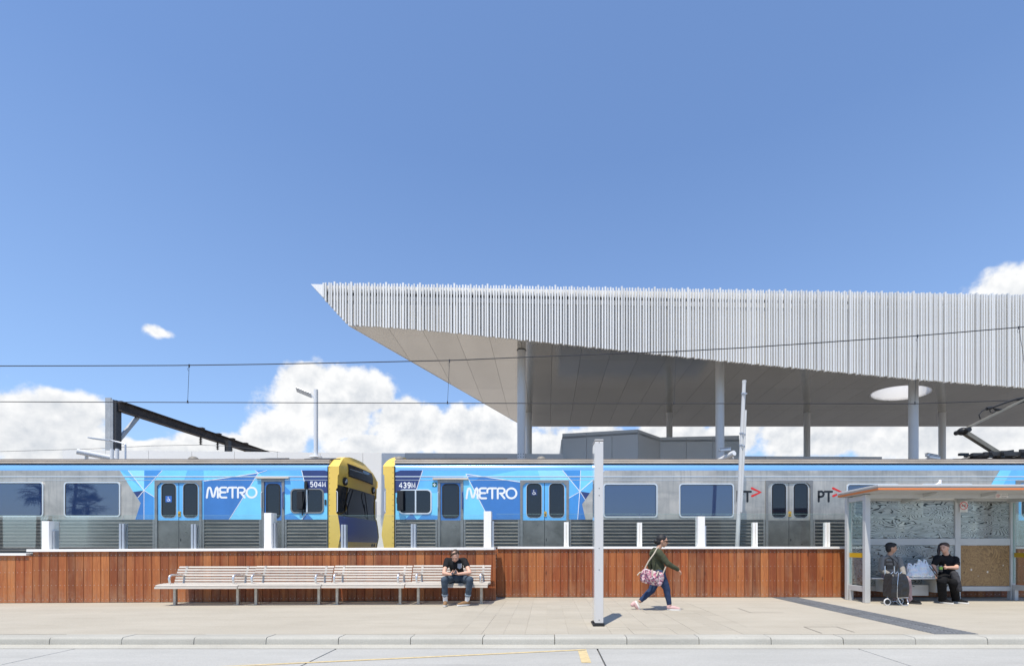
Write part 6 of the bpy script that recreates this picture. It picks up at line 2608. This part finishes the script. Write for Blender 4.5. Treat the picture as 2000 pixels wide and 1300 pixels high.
b.ell(h2 + u_ * .048 - f_ * .018, (.079, .097, .078), rotm(r_, f_, u_), 18, 12)
fused(b, 'shaved_hair', mat('hair_stubble', (0.085, 0.055, 0.042), 0.8), s2, .0065, 2)
b = MB()     # long dark hair falling on the far side and behind the neck
b.ell(h2 + u_ * .075 + r_ * .02 - f_ * .01, (.070, .095, .045), rotm(r_, f_, u_), 18, 12)
b.chain((h2 + u_ * .05 + r_ * .07 + f_ * .03, .035), (h2 - u_ * .05 + r_ * .085 + f_ * .04, .034), (h2 - u_ * .19 + r_ * .08 + f_ * .05, .018))
b.chain((h2 + u_ * .06 - f_ * .075, .040), (h2 - u_ * .05 - f_ * .098, .028), (h2 - u_ * .15 - f_ * .10, .012))
fused(b, 'hair', mat('hair_dark_red', (0.022, 0.010, 0.011), 0.4), s2, .0065, 2)
b = MB()
b.chain((pv_ + V((0, 0, .02)), .160), (SP(1849, 1110, 10.57), .142), (c2, .142), (SP(1848, 1087, 10.52), .090))
for s_, e_ in ((sa, ea), (sb_, eb)):
    b.chain((c2.lerp(s_, .5), .088), (s_, .070), (s_.lerp(e_, .62), .066))
fused(b, 't_shirt', M_tee, s2, .009, 3, .018, .09)
b = MB()
b.chain((pv_ + V((0, -.02, -.02)), .155), (pv_ + V((0, -.12, -.02)), .13))
for dx, k_, a_ in ((-.09, k1, a1), (.09, k2, a2)):
    b.chain((pv_ + V((dx, -.05, -.02)), .105), (k_, .088), (a_, .072))
fused(b, 'trousers', M_blk, s2, .009, 3, .018, .07)
shoe(s2, (a1.x - .02, a1.y + .06, .016), (a1.x + .06, a1.y - .20, .016), M_blk, M_sole)
shoe(s2, (a2.x - .02, a2.y + .06, .016), (a2.x + .11, a2.y - .18, .016), M_blk, M_sole)
b = MB()    # jacket draped over the right leg
b.chain((SP(1864, 1120, 10.16), .07), (SP(1869, 1136, 10.10), .065), (SP(1873, 1150, 10.10), .055))
fused(b, 'draped_jacket', cloth('charcoal', (0.045, 0.045, 0.05)), s2, .009, 3, .02, .06)
cn = thing('drink_can', 'green and black drink can held by the person in black', 'can', (SP(1837, 1116, 10.08).x, 10.08, SP(1837, 1116, 10.08).z))
b = MB()
p = SP(1837.5, 1116, 10.08)
M_cg = mat('can_green', (0.16, 0.30, 0.05), 0.3, 0.4)
b.cyl(p, p + V((0, 0, .05)), .032, .033, 16, M_black)
b.cyl(p + V((0, 0, .0502)), p + V((0, 0, .105)), .033, .033, 16, M_cg)
b.cyl(p + V((0, 0, .1052)), p + V((0, 0, .122)), .033, .026, 16, M_black)
b.build('can_shell', None, cn, smooth=40)
b = MB()
b.cyl(p + V((0, 0, .1222)), p + V((0, 0, .125)), .026, .025, 16)
b.build('can_lid', M_armal, cn)

# --- shopping trolley
ty = 9.98
tr = thing('shopping_trolley', 'black two-wheeled shopping trolley with white wheel rims in front of the shelter seat', 'trolley', (SP(1750, 1180, ty).x, ty, 0))
b = MB()
x0, x1 = PX(1732, ty), PX(1766, ty)
n = 6
prof_ = [(.17, .00, .0), (.24, -.008, .01), (.38, .0, .015), (.52, .012, .015), (.60, .03, .0), (.645, .045, -.03)]
vs = []
for (z, ins, bul) in prof_:
    for (x, y) in ((x0 + ins, ty - .13 - bul), ((x0 + x1) / 2, ty - .15 - bul), (x1 - ins, ty - .13 - bul), (x1 - ins, ty + .12), (x0 + ins, ty + .12)):
        vs.append((x, y, z))
k_ = 5
fs = [tuple(range(k_))[::-1], tuple(range((len(prof_) - 1) * k_, len(prof_) * k_))]
for i in range(len(prof_) - 1):
    for j in range(k_):
        fs.append((i * k_ + j, i * k_ + (j + 1) % k_, (i + 1) * k_ + (j + 1) % k_, (i + 1) * k_ + j))
b.add(vs, fs)
o = b.build('bag_body', mat('black_nylon', (0.018, 0.018, 0.02), 0.42, var=0.3, vscale=12, bump=0.5, bscale=14), tr, bevel=.012)
sbm = o.modifiers.new('s', 'SUBSURF')
sbm.levels = sbm.render_levels = 2
sbm.subdivision_type = 'SIMPLE'
tx = bpy.data.textures.new('nylon_folds', 'CLOUDS')
tx.noise_scale = .12
dm = o.modifiers.new('d', 'DISPLACE')
dm.texture = tx
dm.strength = .03
dm.texture_coords = 'GLOBAL'
M_tube = mat('chrome_tube', (0.72, 0.72, 0.72), 0.22, 0.9)
xa_, xb_ = PX(1737, ty), PX(1755, ty)
b = MB()
b.tube([(xa_ - .01, ty + .02, .10), (xa_ - .005, ty + .10, .30), (xa_ + .0, ty + .13, .66), (xa_ + .01, ty + .14, .82)], .010, 8)
b.tube([(xb_ + .09, ty + .02, .10), (xb_ + .05, ty + .10, .30), (xb_ + .01, ty + .13, .66), (xb_ + .005, ty + .14, .82)], .010, 8)
b.tube([(x0 + .10, ty - .155, .17), (x0 + .095, ty - .168, .40), (x0 + .13, ty - .145, .60), (x0 + .17, ty - .10, .67)], .007, 6)
b.tube([(x0 + .13, ty - .13, .17), (x0 + .16, ty - .16, .06), (x0 + .20, ty - .17, .014), (x0 + .30, ty - .17, .014), (x0 + .325, ty - .16, .06), (x0 + .33, ty - .10, .16), (x0 + .36, ty + .0, .30)], .009, 8)
b.tube([(x0 + .13, ty - .135, .165), (x0 + .34, ty - .135, .165)], .009, 6)
for q in range(3):
    b.tube([(x0 + .03 + .09 * q, ty - .08, .645), (x0 + .06 + .09 * q, ty - .10, .69), (x0 + .09 + .09 * q, ty - .06, .66)], .007, 6)
b.build('tube_frame', M_tube, tr, smooth=50)
b = MB()
b.tube([(xa_ + .01, ty + .14, .80), (xa_ + .02, ty + .145, .93), (xa_ + .05, ty + .146, .962), (xb_ - .05, ty + .146, .962), (xb_ - .015, ty + .145, .93), (xb_ + .005, ty + .14, .80)], .016, 8)
b.tube([(xa_ + .03, ty + .145, .885), (xb_ - .02, ty + .145, .885)], .016, 8)
b.box(xa_ + .03, xb_ - .02, ty + .12, ty + .15, .73, .82)
b.build('handle', M_black, tr, smooth=50)
for (wx, wy_) in ((PX(1729.5, ty), ty - .05), (PX(1757.5, ty + .1), ty + .1)):
    wxx = wx
    b = MB()
    b.tube([(wxx + .062 * math.cos(R(a)), wy_, .068 + .062 * math.sin(R(a))) for a in range(0, 360, 18)], .013, 8, None, True)
    w_ = b.build('wheel', mat('white_tyre', (0.66, 0.65, 0.63), 0.6), tr, smooth=60)
    b = MB()
    b.cyl((wxx, wy_ - .012, .068), (wxx, wy_ + .012, .068), .050, .050, 20)
    b.build('hub', M_black, w_)
b = MB()
b.cyl((PX(1729.5, ty), ty - .03, .068), (PX(1757.5, ty + .1), ty + .08, .068), .008, .008, 8)
b.build('axle', M_tube, tr)

# --- plastic bags on the shelter seat
M_pl = bpy.data.materials.new('thin_plastic')
M_pl.use_nodes = True
_p = M_pl.node_tree.nodes['Principled BSDF']
_p.inputs['Base Color'].default_value = (0.80, 0.82, 0.84, 1)
_p.inputs['Roughness'].default_value = 0.35
_p.inputs['Subsurface Weight'].default_value = 0.2
bl_ = [('white plastic bag with upright handles nearest the grey jumper on the shelter seat', 1783, 1113, .17, .15, 1),
       ('tall white plastic bag in the middle of the shelter seat', 1803, 1108, .15, .19, 1),
       ('white and grey striped bag leaning against the person in black', 1817, 1113, .11, .165, 2)]
for q, (lb, px, py, rx, rz, kind) in enumerate(bl_):
    Yb = 10.55
    cx_ = PX(px, Yb)
    e = thing('plastic_bag', lb, 'bag', (cx_, Yb, .527), 'bags on the shelter seat')
    zc = .527
    b = MB()
    lean = (-.02, -.03, -.05)[q]
    b.ell((cx_, Yb, zc + rz * .55), (rx * .95, .12, rz * .56))
    b.ell((cx_ + lean, Yb, zc + rz * 1.15), (rx * .72, .09, rz * .6))
    b.ell((cx_ - rx * .35, Yb, zc + .05), (rx * .6, .11, .06))
    b.ell((cx_ + rx * .35, Yb, zc + .05), (rx * .6, .11, .06))
    if kind == 1:
        for dx in (-.55, .25):
            b.chain((V((cx_ + lean + rx * dx, Yb, zc + rz * 1.4)), .03), (V((cx_ + lean + rx * (dx + .1), Yb, zc + rz * 2.05)), .016), (V((cx_ + lean + rx * (dx + .42), Yb, zc + rz * 1.95)), .014), (V((cx_ + lean + rx * (dx + .5), Yb, zc + rz * 1.4)), .03))
    fused(b, 'bag_skin', M_pl, e, .008, 2, .035, .05)
    if kind == 2:
        for s_ in (-.3, .2):
            b = MB()
            b.tube([(cx_ + rx * s_ + .08, Yb - .13, zc + .02), (cx_ + rx * s_ + .0, Yb - .14, zc + .12), (cx_ + rx * s_ - .07, Yb - .10, zc + .26)], .008, 6)
            b.build('trim_line', M_black, e)

# ------------------------------------------------------------------ palms across the road (mirrored in the carriage windows)
M_frond = mat('palm_frond', (0.055, 0.085, 0.03), 0.55, var=0.3, vscale=3)
M_ptrunk = mat('palm_trunk', (0.16, 0.12, 0.085), 0.9, var=0.3, vscale=6, bump=0.6)


def palm(label, X, Y, H_, n, seed, r_=1.5):
    rnd = random.Random(seed)
    e = thing('palm_tree', label, 'palm tree', (X, Y, -.4), 'palms across the road')
    b = MB()
    b.tube([(X, Y, -.42), (X + .05, Y, H_ * .4), (X + .1, Y + .05, H_ * .8), (X + .1, Y, H_)], [.26, .2, .17, .2], 12)
    b.build('trunk', M_ptrunk, e, smooth=50)
    b = MB()
    for i in range(n):
        az = rnd.uniform(0, 2 * math.pi)
        el = rnd.uniform(-.9, 1.2)
        d = V((math.cos(az) * math.cos(el), math.sin(az) * math.cos(el), math.sin(el)))
        c = V((X + .1, Y, H_))
        stem = c + d * r_ * .55
        b.tube([c, stem], [.03, .015], 5)
        r, f, u = frame(d, (0, 0, 1) if abs(d.z) < .95 else (1, 0, 0))
        for k in range(17):
            a = R(-100 + 200 * k / 16)
            ld = (f * math.cos(a) + r * math.sin(a)).normalized()
            L = r_ * (.62 - .12 * abs(a)) * rnd.uniform(.85, 1.1)
            sd = f.cross(ld)
            w = (ld.cross(u)).normalized() * .035
            m1 = stem + ld * L * .6 - V((0, 0, .05))
            m2 = stem + ld * L - V((0, 0, .28 * rnd.uniform(.6, 1.4)))
            b.add([stem - w * .4, stem + w * .4, m1 + w, m1 - w, m2], [(0, 1, 2, 3), (3, 2, 4)])
    b.build('crown', M_frond, e, recalc=False)


palm('fan palm mirrored in the far left carriage window', -70.0, -40, 9.0, 46, 1, 2.6)
palm('fan palm mirrored beside the second carriage window from the left', -66.2, -41, 10.2, 40, 2, 2.4)
palm('lower fan palm mirrored in the second carriage window from the left', -62.6, -39, 6.6, 46, 3, 2.5)

ob = thing('building', 'low dark building mirrored along the foot of the right carriage windows', 'building', (18, -62, -.4))
M_bk = mat('brown_brick', (0.16, 0.12, 0.10), 0.9, var=0.2, vscale=3)
b = MB()
b.box(6.5, 30, -70, -60, -.41, 6.2)
b.build('wall', M_bk, ob)
b = MB()
b.box(6.0, 30.5, -70.5, -59.5, 6.2005, 6.7)
b.build('roof', M_dark, ob)
for q in range(7):
    b = MB()
    b.box(8 + 3.1 * q, 10 + 3.1 * q, -60.0, -59.94, 1.2, 4.2)
    b.build('window', M_dpane, ob)
